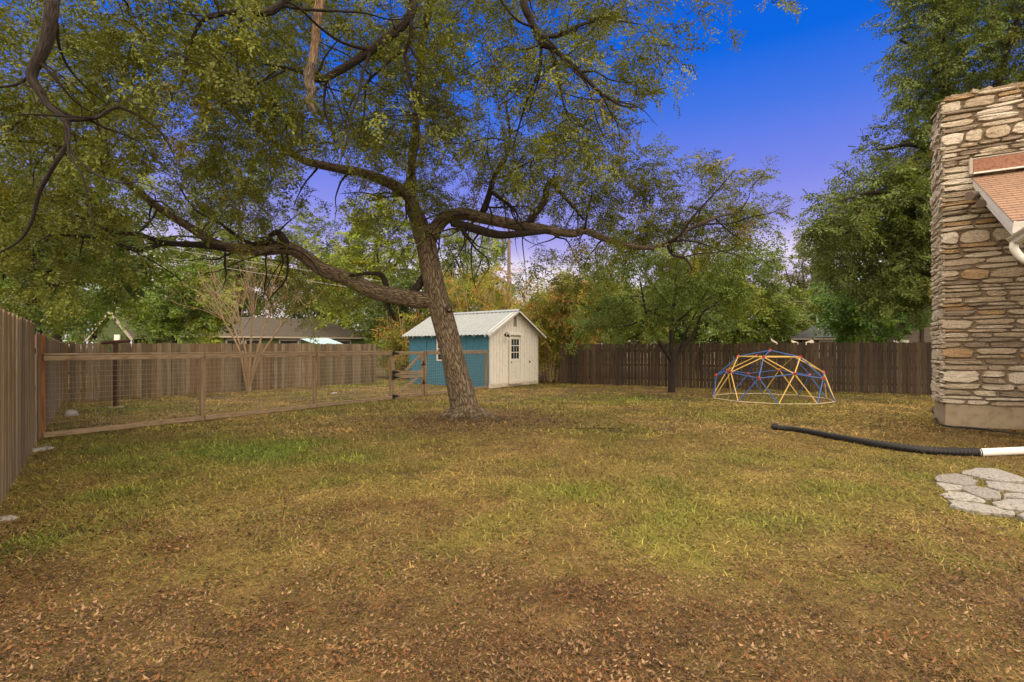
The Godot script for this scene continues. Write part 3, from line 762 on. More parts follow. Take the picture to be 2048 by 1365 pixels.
	bg_tree("shade_tree", "open topped grey green tree standing alone against the sky", 1600, 50.0, 0.25, 1555, 1655, 492, 640, 2.5, 38, 28, 0.95, 2.8, Color(0.085, 0.095, 0.035), far, 612)
	bg_tree("shade_tree", "bright green tree spreading over the brown house", 1735, 26.5, 0.16, 1650, 1840, 560, 645, 1.8, 66, 30, 0.7, 2.0, Color(0.06, 0.125, 0.018), far, 613)
	bg_tree("shade_tree", "green tree low behind the middle of the dark fence", 1395, 38.0, 0.2, 1310, 1480, 540, 690, 2.5, 60, 30, 0.95, 2.6, Color(0.085, 0.125, 0.02), far, 614, 0.12)
	bg_tree("shade_tree", "pale green tree filling the gap under the lone grey tree", 1575, 42.0, 0.2, 1530, 1680, 590, 695, 2.5, 60, 30, 1.0, 2.6, Color(0.1, 0.125, 0.025), far, 615, 0.12)
	# the big dense tree behind the chimney
	var r2 := RandomNumberGenerator.new()
	r2.seed = 606
	var o := Grown.new()
	limb(o, [[1985, 790, 19.5, 0.5], [1985, 700, 19.5, 0.42], [1975, 560, 19.5, 0.4], [1960, 420, 19.5, 0.34], [1930, 300, 19.2, 0.26], [1900, 180, 19.0, 0.18], [1880, 40, 19.0, 0.1], [1900, -150, 19.0, 0.04]], 14)
	limb(o, [[1972, 520, 19.5, 0.22], [1900, 440, 18.8, 0.17], [1830, 400, 18.2, 0.12], [1750, 385, 17.8, 0.07], [1690, 400, 17.5, 0.03]], 9)
	limb(o, [[1962, 440, 19.5, 0.2], [1890, 330, 19.0, 0.14], [1830, 290, 18.6, 0.09], [1760, 300, 18.2, 0.03]], 9)
	limb(o, [[1978, 620, 19.5, 0.2], [1910, 560, 19.2, 0.15], [1850, 545, 19.0, 0.1], [1780, 520, 18.6, 0.06], [1700, 500, 18.4, 0.02]], 9)
	limb(o, [[1930, 300, 19.2, 0.15], [1990, 180, 18.5, 0.12], [2030, 60, 18.0, 0.07], [2080, -80, 17.6, 0.03]], 9)
	limb(o, [[1900, 180, 19.0, 0.12], [1850, 110, 18.6, 0.07], [1800, 80, 18.4, 0.03]], 8)
	var dense := scatter(r2, 200, 1640, 1960, 345, 590, 17.0, 22.0)
	dense += scatter(r2, 130, 1745, 2080, 210, 460, 17.0, 22.0)
	dense += scatter(r2, 290, 1800, 2220, -150, 300, 17.0, 22.0)
	dense += scatter(r2, 24, 1800, 1930, 510, 590, 18.0, 21.0)
	foliage(o, dense, 36, 0.6, 1.75, Color(0.115, 0.155, 0.034), r2, 0.04)
	finish_tree(o, "evergreen_oak", Vector3.ZERO, "tall dense dark green tree standing behind the stone chimney", "tree", "bark_dark_shaded", fine)

func build_far_wood() -> void:
	var r := RandomNumberGenerator.new()
	r.seed = 777
	var tops := [[-500, 430], [0, 470], [250, 500], [600, 520], [800, 540], [930, 560], [1010, 615], [1150, 618], [1230, 590], [1400, 560], [1550, 590], [1680, 600], [1800, 560], [2600, 520]]
	var o := thing("far_wood", Vector3.ZERO, "distant belt of mixed green trees closing the view beyond the houses", "trees")
	o.set_meta("kind", "stuff")
	var xs := []
	var cs := []
	for k in 5200:
		var px := r.randf_range(-480, 2580)
		var d := r.randf_range(64.0, 78.0)
		var top := 0.0
		for q in tops.size() - 1:
			if px >= tops[q][0] and px <= tops[q + 1][0]:
				top = lerpf(tops[q][1], tops[q + 1][1], (px - tops[q][0]) / (tops[q + 1][0] - tops[q][0]))
		top += 45.0 * n_patch.get_noise_2d(px * 0.12, 3.0)
		var py := lerpf(top, 705.0, pow(r.randf(), 1.3))
		var b := Transform3D(Basis.from_euler(Vector3(r.randf() * TAU, r.randf() * TAU, r.randf() * TAU)).scaled(Vector3.ONE * r.randf_range(3.4, 5.2)), P(px, py, d))
		xs.append(b)
		var v := r.randf_range(0.7, 1.35) * (1.0 + 0.5 * n_patch.get_noise_2d(px * 0.05, d))
		var c := Color(0.12, 0.17, 0.03).lerp(Color(0.2, 0.2, 0.035), clampf(0.5 + n_patch.get_noise_2d(px * 0.08, 50.0), 0, 1))
		cs.append(Color(c.r * v, c.g * v, c.b * v))
	many("foliage", sprig(9, 0.4, 0.1, 0.62, 0.2, 99), M.leaf, xs, cs, o)

func build_bamboo() -> void:
	var r := RandomNumberGenerator.new()
	r.seed = 717
	var long := [sprig(7, 0.5, 0.15, 0.16, 0.35, 91), sprig(7, 0.45, 0.17, 0.15, 0.5, 92)]
	var groves := [
		[1085, 1185, 24.6, 26.4, 4.6, 80, "stand of tan and orange bamboo canes beside the white shed wall", 0.55, 1.5],
		[905, 1010, 28.5, 31.0, 5.6, 60, "yellow green bamboo thicket rising over the shed roof", 0.35, 1.0],
		[1010, 1110, 28.5, 31.0, 4.9, 60, "mixed green and orange bamboo behind the shed gable", 0.4, 1.0],
		[780, 825, 27.5, 29.0, 3.4, 26, "dark low bamboo beside the blue shed wall", 0.3, 0.8]]
	for g in groves:
		var o := thing("bamboo", Vector3.ZERO, g[6], "bamboo", "bamboo thickets around the shed")
		var canes := Acc.new()
		var xs := []
		var cs := []
		for k in g[5]:
			var d := r.randf_range(g[2], g[3])
			var px := r.randf_range(g[0], g[1])
			var foot := Vector3((px - HX) / F * d, -0.02, -d)
			var hgt: float = g[4] * r.randf_range(0.65, 1.12)
			var lean := Vector3(r.randf_range(-0.3, 0.3) + (0.12 if r.randf() < 0.3 else 0.0), 0, r.randf_range(-0.1, 0.3)) * hgt * 0.8
			if g[0] < 830: lean *= 0.5
			var top := foot + Vector3(0, hgt, 0) + lean
			var sp := smooth_path([foot, foot.lerp(top, 0.5) - lean * 0.18, top - Vector3(0, 0.05, 0), top + lean * 0.2 - Vector3(0, 0.15, 0)], [0.022, 0.018, 0.009, 0.003], 4)
			canes.tube(sp[0], sp[1], 6, false)
			for q in int(11 * g[8] * 1.3):
				var f := r.randf_range(0.3 if g[0] > 1050 else 0.25, 1.05)
				if g[0] > 1050 and r.randf() < 0.4: f = r.randf_range(0.65, 1.05)
				var pos: Vector3 = foot.lerp(top, minf(f, 1.0)) + Vector3(r.randf_range(-0.4, 0.4), r.randf_range(-0.25, 0.25), r.randf_range(-0.4, 0.4))
				var b := frame(Vector3(r.randf_range(-1, 1), r.randf_range(-0.8, 0.4), r.randf_range(-1, 1)), Vector3(r.randf_range(-0.4, 0.4), 1, 0.1), pos)
				b.basis = b.basis.scaled_local(Vector3.ONE * r.randf_range(1.0, 1.8))
				xs.append(b)
				var v := r.randf_range(0.7, 1.3)
				var c := Color(0.32, 0.33, 0.05)
				if r.randf() < g[7] * 0.6: c = Color(0.46, 0.28, 0.085)
				elif r.randf() < 0.4: c = Color(0.17, 0.23, 0.035)
				cs.append(Color(c.r * v, c.g * v, c.b * v))
		part("canes", canes.mesh(), M.bark_tan, o).set_meta("kind", "stuff")
		for k in 2:
			var x2 := []
			var c2 := []
			for q in range(k, xs.size(), 2):
				x2.append(xs[q]); c2.append(cs[q])
			many("foliage", long[k], M.leaf, x2, c2, o)

func build_crape_myrtle() -> void:
	var r := RandomNumberGenerator.new()
	r.seed = 818
	var t := Grown.new()
	var d0 := 19.6
	var stems := [[478, 700, 446, 640], [492, 712, 480, 655], [500, 705, 505, 640], [512, 712, 530, 648], [520, 715, 560, 655], [488, 715, 465, 650]]
	for s in stems:
		var dd := r.randf_range(-0.5, 0.5)
		limb(t, [[496 + r.randf_range(-3, 3), 788, d0, 0.055], [497 + (s[0] - 500) * 0.3, 760, d0 + dd * 0.3, 0.045], [s[0], s[1], d0 + dd, 0.04], [s[2], s[3], d0 + dd * 1.6, 0.024]], 7, 4, 0.05, false)
		for k in 7:
			var ex: float = s[2] + (s[2] - 500) * r.randf_range(0.1, 1.5) + r.randf_range(-34, 34)
			var ey: float = s[3] - r.randf_range(35, 120)
			var ed := d0 + dd * 2.2 + r.randf_range(-0.6, 0.6)
			limb(t, [[s[2], s[3], d0 + dd * 1.6, 0.017], [lerpf(s[2], ex, 0.35), lerpf(s[3], ey, 0.45), lerpf(d0 + dd * 1.6, ed, 0.4), 0.012], [lerpf(s[2], ex, 0.8), lerpf(s[3], ey, 0.75), lerpf(d0 + dd * 1.6, ed, 0.8), 0.009], [ex, ey, ed, 0.005]], 5, 3, 0.0, false)
			for q in 4:
				var f := r.randf_range(0.4, 0.95)
				var sx := lerpf(s[2], ex, f)
				var sy := lerpf(s[3], ey, f)
				limb(t, [[sx, sy, ed, 0.007], [sx + r.randf_range(-16, 16), sy - r.randf_range(8, 22), ed + 0.1, 0.005], [sx + r.randf_range(-34, 34), sy - r.randf_range(20, 60), ed + r.randf_range(-0.3, 0.3), 0.003]], 4, 2, 0.0, false)
				if r.randf() < 0.22:
					t.xs.append(Transform3D(Basis(Vector3.UP, r.randf() * TAU), P(sx + r.randf_range(-20, 20), sy - 20, ed)))
					t.cs.append(Color(0.32, 0.19, 0.07))
	finish_tree(t, "crape_myrtle", Vector3.ZERO, "bare multi stemmed crape myrtle with tan bark before the back fence", "tree", "bark_myrtle", [sprig(3, 0.14, 0.055, 0.5, 0.3, 95)])

# ------------------------------------------------------------------ fences
func plank_mesh(w: float, h: float, ear: float) -> ArrayMesh:
	var key := "plank %.3f %.3f %.3f" % [w, h, ear]
	if cache.has(key): return cache[key]
	var a := Acc.new()
	var th := 0.009
	var o := [Vector2(-w / 2, 0), Vector2(w / 2, 0), Vector2(w / 2, h - ear), Vector2(w / 2 - ear * 0.8, h), Vector2(-w / 2 + ear * 0.8, h), Vector2(-w / 2, h - ear)]
	for sg in [-1.0, 1.0]:
		for k in range(1, 5):
			var p := Vector3(o[0].x, o[0].y, sg * th)
			var q := Vector3(o[k].x, o[k].y, sg * th)
			var s := Vector3(o[k + 1].x, o[k + 1].y, sg * th)
			if sg > 0: a.tri(p, s, q)
			else: a.tri(p, q, s)
	for k in 6:
		var p2: Vector2 = o[k]
		var q2: Vector2 = o[(k + 1) % 6]
		a.quad(Vector3(p2.x, p2.y, th), Vector3(q2.x, q2.y, th), Vector3(q2.x, q2.y, -th), Vector3(p2.x, p2.y, -th))
	var m := a.mesh()
	cache[key] = m
	return m
func plank_fence(n: String, label: String, a: Vector3, b: Vector3, h0: float, h1: float, tone: String, pitch: float, gap: float, side: float, sd: int, rail_front := false) -> Node3D:
	var r := RandomNumberGenerator.new()
	r.seed = sd
	var o := thing(n, a, label, "fence", "plank fences around the yard")
	var along := b - a
	along.y = 0
	var len := along.length()
	along /= len
	var out := along.cross(Vector3.UP) * side
	var count := int(len / pitch)
	for k in count:
		var f := (k + 0.5) / count
		var w: float = pitch - gap * r.randf_range(0.3, 1.5)
		w = snappedf(w, 0.004)
		var h := snappedf(lerpf(h0, h1, f), 0.02)
		var t := frame(along, Vector3.UP, along * len * f + Vector3(0, 0.015 + r.randf_range(-0.012, 0.014), 0) + out * r.randf_range(-0.002, 0.004))
		t.basis = t.basis * Basis.from_euler(Vector3(r.randf_range(-0.006, 0.006), r.randf_range(-0.02, 0.02), r.randf_range(-0.005, 0.005)))
		part("plank", plank_mesh(w, h, 0.03), M["%s%d" % [tone, r.randi_range(0, 4)]], o, t)
	for y in [0.32, h0 * 0.5, h0 - 0.3]:
		beam("rail", o, M["%s2" % tone], out * -0.034 + Vector3(0, y, 0), along * len - out * 0.034 + Vector3(0, y + (h1 - h0) * y / h0, 0), 0.088, 0.038)
	var posts := int(len / 2.4)
	for k in posts + 1:
		var at := along * (0.1 + (len - 0.2) * k / posts) - out * 0.1
		part("post", cham(Vector3(0.089, h0 - 0.12, 0.089)), M["%s1" % tone], o, frame(along, Vector3.UP, at + Vector3(0, (h0 - 0.12) / 2.0 - 0.03, 0)))
	return o

var wf_a := Vector3.ZERO
var wf_d := Vector3.ZERO
func wire_panel(parent: Node, a: Vector3, b: Vector3, y0: float, y1: float, sx := 0.102, sy := 0.102) -> void:
	var st := Acc.new()
	var d := (b - a)
	var len := d.length()
	d /= len
	var t3 := PackedFloat32Array([0.0021, 0.0021])
	var y := y0 + 0.02
	while y < y1:
		st.tube(PackedVector3Array([a + Vector3(0, y, 0), b + Vector3(0, y, 0)]), t3, 4, false)
		y += sy
	var x := 0.04
	while x < len:
		st.tube(PackedVector3Array([a + d * x + Vector3(0, y0, 0), a + d * x + Vector3(0, y1, 0)]), t3, 4, false)
		x += sx
	part("wire_mesh", st.mesh(), M.wire, parent).set_meta("kind", "stuff")
func build_wire_fence() -> void:
	var a := G(79, 879)
	var b := G(972, 778.5)
	wf_a = a
	wf_d = (b - a).normalized()
	var len := a.distance_to(b)
	var toward := Vector3(-wf_d.z, 0, wf_d.x)   # towards the camera side
	if toward.z < 0: toward = -toward
	var at := func(px: float) -> float:
		var k := (px - HX) / F
		# a + s d on the ray: (ax + s dx) = k * -(az + s dz)
		return (-k * a.z - a.x) / (wf_d.x + k * wf_d.z)
	var top := 1.545
	var s1: float = at.call(404)
	var s2: float = at.call(629)
	var g0: float = at.call(782)
	var g1: float = at.call(845)
	var gp: float = at.call(850)
	var spans := [[0.0, s1], [s1, s2], [s2, g0], [gp, len]]
	var o := thing("wire_fence", a, "low cedar framed fence of welded wire across the lawn", "fence", "")
	var k := 0
	for s in [0.0, s1, s2, g0, gp, len]:
		var w := 0.089 if k != 0 else 0.14
		var ht := top - 0.03 if k != 0 else 1.9
		part("post", cham(Vector3(w, ht, 0.089)), M["cedar_post" if k != 0 else "cedar_red"], o, frame(wf_d, Vector3.UP, wf_d * s + Vector3(0, ht / 2.0 - 0.01, 0)))
		k += 1
	for s in spans:
		var p: Vector3 = wf_d * (s[0] + 0.03)
		var q: Vector3 = wf_d * (s[1] - 0.0)
		beam("cap_rail", o, M.cedar, p + Vector3(0, top - 0.012, 0) + toward * 0.02, q + Vector3(0, top - 0.012, 0) + toward * 0.02, 0.03, 0.14)
		beam("top_rail", o, M.cedar, p + Vector3(0, top - 0.085, 0) + toward * 0.064, q + Vector3(0, top - 0.085, 0) + toward * 0.064, 0.088, 0.036)
		beam("bottom_rail", o, M.cedar, p + Vector3(0, 0.075, 0) + toward * 0.064, q + Vector3(0, 0.075, 0) + toward * 0.064, 0.095, 0.036)
		wire_panel(o, p, q, 0.06, top - 0.05)
	# the gate with its Z brace
	var gt := thing("garden_gate", a + wf_d * g0, "cedar and wire gate with diagonal braces and black hinges beside the oak", "gate")
	var gl := g1 - g0
	var f := toward * 0.02
	var l := wf_d * 0.075
	var e := wf_d * (gl - 0.045)
	for p in [l, e]:
		beam("stile", gt, M.cedar, p + f + Vector3(0, 0.06, 0), p + f + Vector3(0, top - 0.02, 0), 0.089, 0.036, wf_d)
	var mid := Vector3(0, 0.62, 0)
	var f2 := toward * 0.058
	beam("gate_rail", gt, M.cedar, l + f2 + Vector3(0, top - 0.07, 0), e + f2 + Vector3(0, top - 0.07, 0), 0.1, 0.036)
	beam("gate_rail", gt, M.cedar, l + f2 + Vector3(0, 0.09, 0), e + f2 + Vector3(0, 0.09, 0), 0.1, 0.036)
	beam("gate_rail", gt, M.cedar, l + f2 + Vector3(0, 0.7, 0), e + f2 + Vector3(0, 0.7, 0), 0.1, 0.036)
	beam("gate_rail", gt, M.cedar, l + f2 + Vector3(0, 0.83, 0), e + f2 + Vector3(0, 0.83, 0), 0.1, 0.036)
	beam("brace", gt, M.cedar, l + f2 + wf_d * 0.1 + Vector3(0, 0.15, 0), e + f2 - wf_d * 0.28 + Vector3(0, 0.64, 0), 0.088, 0.034)
	beam("brace", gt, M.cedar, l + f2 + wf_d * 0.5 + Vector3(0, 0.89, 0), e + f2 - wf_d * 0.1 + Vector3(0, top - 0.13, 0), 0.088, 0.034)
	wire_panel(gt, l, e, 0.06, top - 0.05)
	for y in [0.1, 0.7, 0.86, top - 0.08]:
		var hg := Acc.new()
		var base := l + toward * 0.084 + Vector3(0, y, 0)
		hg.box(frame(wf_d, Vector3.UP, base + wf_d * -0.06), Vector3(0.07, 0.13, 0.012))
		hg.tri(base + wf_d * -0.03 + Vector3(0, 0.055, 0), base + wf_d * 0.26, base + wf_d * -0.03 + Vector3(0, -0.055, 0))
		hg.tube(PackedVector3Array([base + wf_d * -0.02 + Vector3(0, -0.07, 0), base + wf_d * -0.02 + Vector3(0, 0.07, 0)]), PackedFloat32Array([0.014, 0.014]), 8)
		part("hinge", hg.mesh(), M.black_iron, gt)
	for y in [0.45, 1.08]:
		var lt := Acc.new()
		lt.box(frame(wf_d, Vector3.UP, e + toward * 0.07 + wf_d * 0.03 + Vector3(0, y, 0)), Vector3(0.16, 0.045, 0.025))
		lt.box(frame(wf_d, Vector3.UP, e + toward * 0.075 + wf_d * 0.02 + Vector3(0, y + 0.06, 0)), Vector3(0.035, 0.12, 0.02))
		part("latch", lt.mesh(), M.black_iron, gt)
func build_fences() -> void:
	var corner := G(125, 806)
	var dir := (corner - G(85, 876)).normalized()
	var post := G(70, 893)
	# the near stretch of the side fence is taller
	var near_a := post - dir * 7.5
	plank_fence("plank_fence", "tall grey plank fence running up to the cedar corner post", near_a, post - dir * 0.1, 2.04, 2.04, "plank", 0.142, 0.007, 1.0, 21)
	plank_fence("plank_fence", "grey plank side fence behind the wire fence and clothesline post", post + dir * 0.1, corner, 1.9, 1.78, "plank", 0.142, 0.007, 1.0, 22)
	var back_end := G(752, 766)
	plank_fence("plank_fence", "grey plank back fence behind the bare crape myrtle", corner, back_end, 1.78, 1.8, "plank", 0.142, 0.009, 1.0, 23)
	var ra := G(1140, 768)
	var rb := G(1866, 790.5)
	var rd := (rb - ra).normalized()
	plank_fence("plank_fence", "dark brown plank fence behind the dome climber", ra - rd * 0.5, rb + rd * 4.5, 1.8, 1.84, "dark", 0.141, 0.016, 1.0, 24)

# ------------------------------------------------------------------ shed
var shed_o := Vector3.ZERO
var shed_u := Vector3.ZERO
var shed_v := Vector3.ZERO
const SW := 3.35
const SL := 4.87
func S(u: float, y: float, w: float) -> Vector3:
	return shed_u * u + shed_v * w + Vector3(0, y, 0)
func sbox(n: String, parent: Node, m: Material, u0: float, u1: float, y0: float, y1: float, w0: float, w1: float, e := 0.004) -> MeshInstance3D:
	var t := frame(shed_u, Vector3.UP, S((u0 + u1) / 2, (y0 + y1) / 2, (w0 + w1) / 2))
	if parent is MeshInstance3D: t = parent.transform.affine_inverse() * t
	return part(n, cham(Vector3(absf(u1 - u0), absf(y1 - y0), absf(w1 - w0)), e), m, parent, t)
func build_shed() -> void:
	var o := thing("shed", shed_o, "garden shed with blue side, white gable front and ribbed metal roof", "shed")
	var eave := 2.27
	var ridge := 3.2
	var slope := (ridge - eave) / (SW / 2)
	var body := Acc.new()
	var fa := [S(0.02, 0.0, 0.02), S(SW - 0.02, 0.0, 0.02), S(SW - 0.02, eave, 0.02), S(SW / 2, ridge - 0.02, 0.02), S(0.02, eave, 0.02)]
	var fb := []
	for p in fa: fb.append(p + shed_v * (SL - 0.04))
	for q in [fa, fb]:
		for k in range(1, 4): body.tri(q[0], q[k], q[k + 1])
	for k in 5: body.quad(fa[k], fa[(k + 1) % 5], fb[(k + 1) % 5], fb[k])
	part("wall_core", body.mesh(), M.peel, o)  # backing darker than the boards, so groove shade is partly painted
	# front boards cut round the door and to the gable
	var bw := 0.203
	var cnt := 17
	bw = (SW - 0.16) / cnt
	for k in cnt:
		var u0 := 0.08 + bw * k + 0.006
		var u1 := 0.08 + bw * (k + 1) - 0.006
		var y0 := 0.16
		if u1 > 1.26 and u0 < 2.1: y0 = 2.17
		var a := Acc.new()
		var h0 := eave + slope * minf(u0, SW - u0) - 0.01
		var h1 := eave + slope * minf(u1, SW - u1) - 0.01
		var pts := [Vector2(u0, y0), Vector2(u1, y0), Vector2(u1, h1)]
		if u0 < SW / 2 and u1 > SW / 2: pts.append(Vector2(SW / 2, ridge - 0.01))
		pts.append(Vector2(u0, h0))
		for q in range(1, pts.size() - 1): a.tri(S(pts[0].x, pts[0].y, -0.012), S(pts[q].x, pts[q].y, -0.012), S(pts[q + 1].x, pts[q + 1].y, -0.012))
		for q in pts.size():
			var c: Vector2 = pts[q]
			var d: Vector2 = pts[(q + 1) % pts.size()]
			a.quad(S(c.x, c.y, -0.012), S(d.x, d.y, -0.012), S(d.x, d.y, 0.021), S(c.x, c.y, 0.021))
		part("board", a.mesh(), M.white_paint, o)
	for u in [0.0, SW - 0.08]:
		sbox("corner_board", o, M.white_trim, u, u + 0.08, 0.14, eave + 0.05, -0.03, 0.03)
	sbox("skirt_board", o, M.peel, -0.02, SW + 0.02, -0.02, 0.155, -0.02, 0.02)
	# blue side
	var n2 := 24
	var lw := (SL - 0.1) / n2
	for k in n2:
		sbox("board", o, M.blue_paint, -0.012, 0.021, 0.1, eave - 0.02, 0.05 + lw * k + 0.003, 0.05 + lw * (k + 1) - 0.003, 0.002)
	for w in [0.03, 1.27, 2.5, 3.72, SL - 0.03]:
		sbox("batten", o, M.blue_paint, -0.03, -0.009, 0.1, eave - 0.02, w - 0.03, w + 0.03)
	sbox("sill_plate", o, M.blue_paint, -0.016, 0.03, 0.0, 0.095, 0.03, SL)
	# the rest of the walls
	for k in n2:
		sbox("board", o, M.white_paint, SW - 0.021, SW + 0.012, 0.1, eave - 0.02, 0.05 + lw * k + 0.003, 0.05 + lw * (k + 1) - 0.003, 0.002)
	# window on the blue side, mostly behind the oak trunk
	var win := sbox("window", o, M.white_paint, -0.014, 0.01, 1.12, 2.06, 2.0, 2.95)
	for q in [[1.06, 1.12, 1.92, 3.03], [2.06, 2.12, 1.92, 3.03], [1.12, 2.06, 1.92, 2.0], [1.12, 2.06, 2.95, 3.03], [1.57, 1.61, 2.0, 2.95], [1.12, 1.57, 2.46, 2.5]]:
		sbox("window_frame", win, M.white_trim, -0.042, -0.005, q[0], q[1], q[2], q[3])
	for q in [[1.125, 1.565, 2.005, 2.455], [1.125, 1.565, 2.505, 2.945], [1.615, 2.055, 2.005, 2.945]]:
		sbox("pane", win, M.glass, -0.022, -0.016, q[0], q[1], q[2], q[3], 0.001)
	# door
	var dr := sbox("door", o, M.white_trim, 1.34, 2.03, 0.18, 2.1, -0.012, 0.03)
	for q in [[1.26, 1.335, 0.16, 2.17], [2.035, 2.11, 0.16, 2.17]]:
		sbox("door_casing", o, M.white_paint, q[0], q[1], q[2], q[3], -0.06, 0.015)
	sbox("door_casing", o, M.white_paint, 1.26, 2.11, 2.175, 2.27, -0.062, -0.013)
	sbox("threshold", o, M.peel, 1.2, 2.14, 0.1, 0.165, -0.14, -0.03)
	# door pieces are children of the door, in its own axes
	var lite_w := 0.15
	for cx in 3:
		for cy in 3:
			var lx := -0.18 + 0.18 * cx
			var ly := 0.16 + 0.29 * cy
			part("pane", cham(Vector3(lite_w, 0.25, 0.006), 0.001), M.glass, dr, Transform3D(Basis(), Vector3(lx, ly, -0.022)))
			part("pane", cham(Vector3(lite_w, 0.25, 0.006), 0.001), M.glass, dr, Transform3D(Basis(), Vector3(lx, ly, 0.022)))
	for lx in [-0.14, 0.14]:
		for sz in [-0.023, 0.023]:
			part("panel", cham(Vector3(0.2, 0.56, 0.012), 0.005), M.white_trim, dr, Transform3D(Basis(), Vector3(lx, -0.55, sz)))
	for sz in [-1.0, 1.0]:
		var kn := Acc.new()
		kn.tube(PackedVector3Array([Vector3(-0.29, -0.12, 0.02 * sz), Vector3(-0.29, -0.12, 0.05 * sz), Vector3(-0.29, -0.12, 0.06 * sz), Vector3(-0.29, -0.12, 0.085 * sz)]), PackedFloat32Array([0.012, 0.012, 0.028, 0.018]), 10)
		part("handle", kn.mesh(), M.black_iron, dr)
	# vent louvres under the ridge
	var vn := sbox("vent", o, M.cedar_red, 1.575, 1.765, 2.56, 3.0, -0.018, 0.0)
	for k in 10:
		sbox("louvre", vn, M.cream_trim, 1.575, 1.765, 2.57 + 0.043 * k, 2.592 + 0.043 * k, -0.036, -0.014, 0.002)
	for u in [1.55, 1.77]:
		sbox("vent_frame", vn, M.white_trim, u, u + 0.025, 2.54, 3.02, -0.036, -0.01, 0.002)
	# outlet hole
	var hl := Acc.new()
	hl.tube(PackedVector3Array([S(2.72, 1.02, 0.0), S(2.72, 1.02, -0.035)]), PackedFloat32Array([0.045, 0.045]), 12)
	part("wall_outlet", hl.mesh(), M.rust, o)
	# metal roof: five ribbed sheets a side, with rafters and rake boards below
	var over := 0.3
	for side in [0, 1]:
		var sheets := 6
		var w_all := SL + 0.5
		for k in sheets:
			var a := Acc.new()
			var w0 := -0.28 + w_all * k / sheets
			var w1 := -0.28 + w_all * (k + 1) / sheets + 0.02
			var prof := []
			var x := w0
			while x < w1 - 0.02:
				prof.append([x, 0.0]); prof.append([x + 0.13, 0.0]); prof.append([x + 0.15, 0.03]); prof.append([x + 0.19, 0.03]); prof.append([x + 0.21, 0.0])
				x += 0.2246
			prof.append([w1, 0.0])
			var lift := 0.05 + 0.003 * (k % 2)
			for q in prof.size() - 1:
				var pa: Array = prof[q]
				var pb: Array = prof[q + 1]
				if pb[0] <= pa[0]: continue
				var u_e := -over if side == 0 else SW + over
				var y_e := eave - slope * over
				a.quad(S(u_e, y_e + lift + pa[1], pa[0]), S(SW / 2, ridge + lift + pa[1], pa[0]), S(SW / 2, ridge + lift + pb[1], pb[0]), S(u_e, y_e + lift + pb[1], pb[0]))
				a.quad(S(u_e, y_e + lift + pa[1] - 0.004, pa[0]), S(SW / 2, ridge + lift + pa[1] - 0.004, pa[0]), S(SW / 2, ridge + lift + pb[1] - 0.004, pb[0]), S(u_e, y_e + lift + pb[1] - 0.004, pb[0]))
			part("roof_sheet", a.mesh(), M.roof_steel, o)
		var ue := -over if side == 0 else SW + over
		for w in [-0.25, -0.02, 0.6, 1.22, 1.84, 2.46, 3.08, 3.7, 4.32, SL, SL + 0.18]:
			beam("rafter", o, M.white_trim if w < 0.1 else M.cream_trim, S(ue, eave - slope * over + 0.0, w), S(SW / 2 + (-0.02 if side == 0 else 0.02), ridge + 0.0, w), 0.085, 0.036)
	var cap := Acc.new()
	for sgn in [-1.0, 1.0]:
		cap.quad(S(SW / 2, ridge + 0.09, -0.29), S(SW / 2 + sgn * 0.16, ridge + 0.09 - 0.16 * slope, -0.29), S(SW / 2 + sgn * 0.16, ridge + 0.09 - 0.16 * slope, SL + 0.23), S(SW / 2, ridge + 0.09, SL + 0.23))
	part("ridge_cap", cap.mesh(), M.roof_steel, o)
	# lamp beside the door
	var lamp := thing("wall_lamp", shed_o + S(1.0, 2.12, -0.015), "black barn lamp with a clear glass jar beside the shed door", "lamp")
	var nrm := -shed_v
	var arm := Acc.new()
	arm.tube(PackedVector3Array([Vector3(0, 0.06, 0), nrm * 0.02 + Vector3(0, 0.06, 0)]), PackedFloat32Array([0.055, 0.055]), 14)
	var sp := smooth_path([Vector3(0, 0.06, 0), nrm * 0.08 + Vector3(0, 0.14, 0), nrm * 0.15 + Vector3(0, 0.13, 0), nrm * 0.16 + Vector3(0, 0.06, 0)], [0.013, 0.013, 0.013, 0.013], 4)
	arm.tube(sp[0], sp[1], 8)
	part("bracket", arm.mesh(), M.black_iron, lamp)
	var shd := Acc.new()
	shd.tube(PackedVector3Array([nrm * 0.16 + Vector3(0, 0.08, 0), nrm * 0.16 + Vector3(0, 0.03, 0), nrm * 0.16 + Vector3(0, -0.01, 0), nrm * 0.16 + Vector3(0, -0.02, 0)]), PackedFloat32Array([0.03, 0.05, 0.1, 0.1]), 16)
	part("lamp_shade", shd.mesh(), M.black_iron, lamp)
	var jar := Acc.new()
	jar.tube(PackedVector3Array([nrm * 0.16 + Vector3(0, -0.02, 0), nrm * 0.16 + Vector3(0, -0.08, 0), nrm * 0.16 + Vector3(0, -0.13, 0), nrm * 0.16 + Vector3(0, -0.15, 0)]), PackedFloat32Array([0.05, 0.055, 0.045, 0.02]), 14)
	var gl := StandardMaterial3D.new()
	gl.resource_name = "lamp_glass"
	gl.transparency = BaseMaterial3D.TRANSPARENCY_ALPHA
	gl.albedo_color = Color(0.95, 0.95, 0.92, 0.3)
	gl.roughness = 0.05
	part("glass_jar", jar.mesh(), gl, lamp)

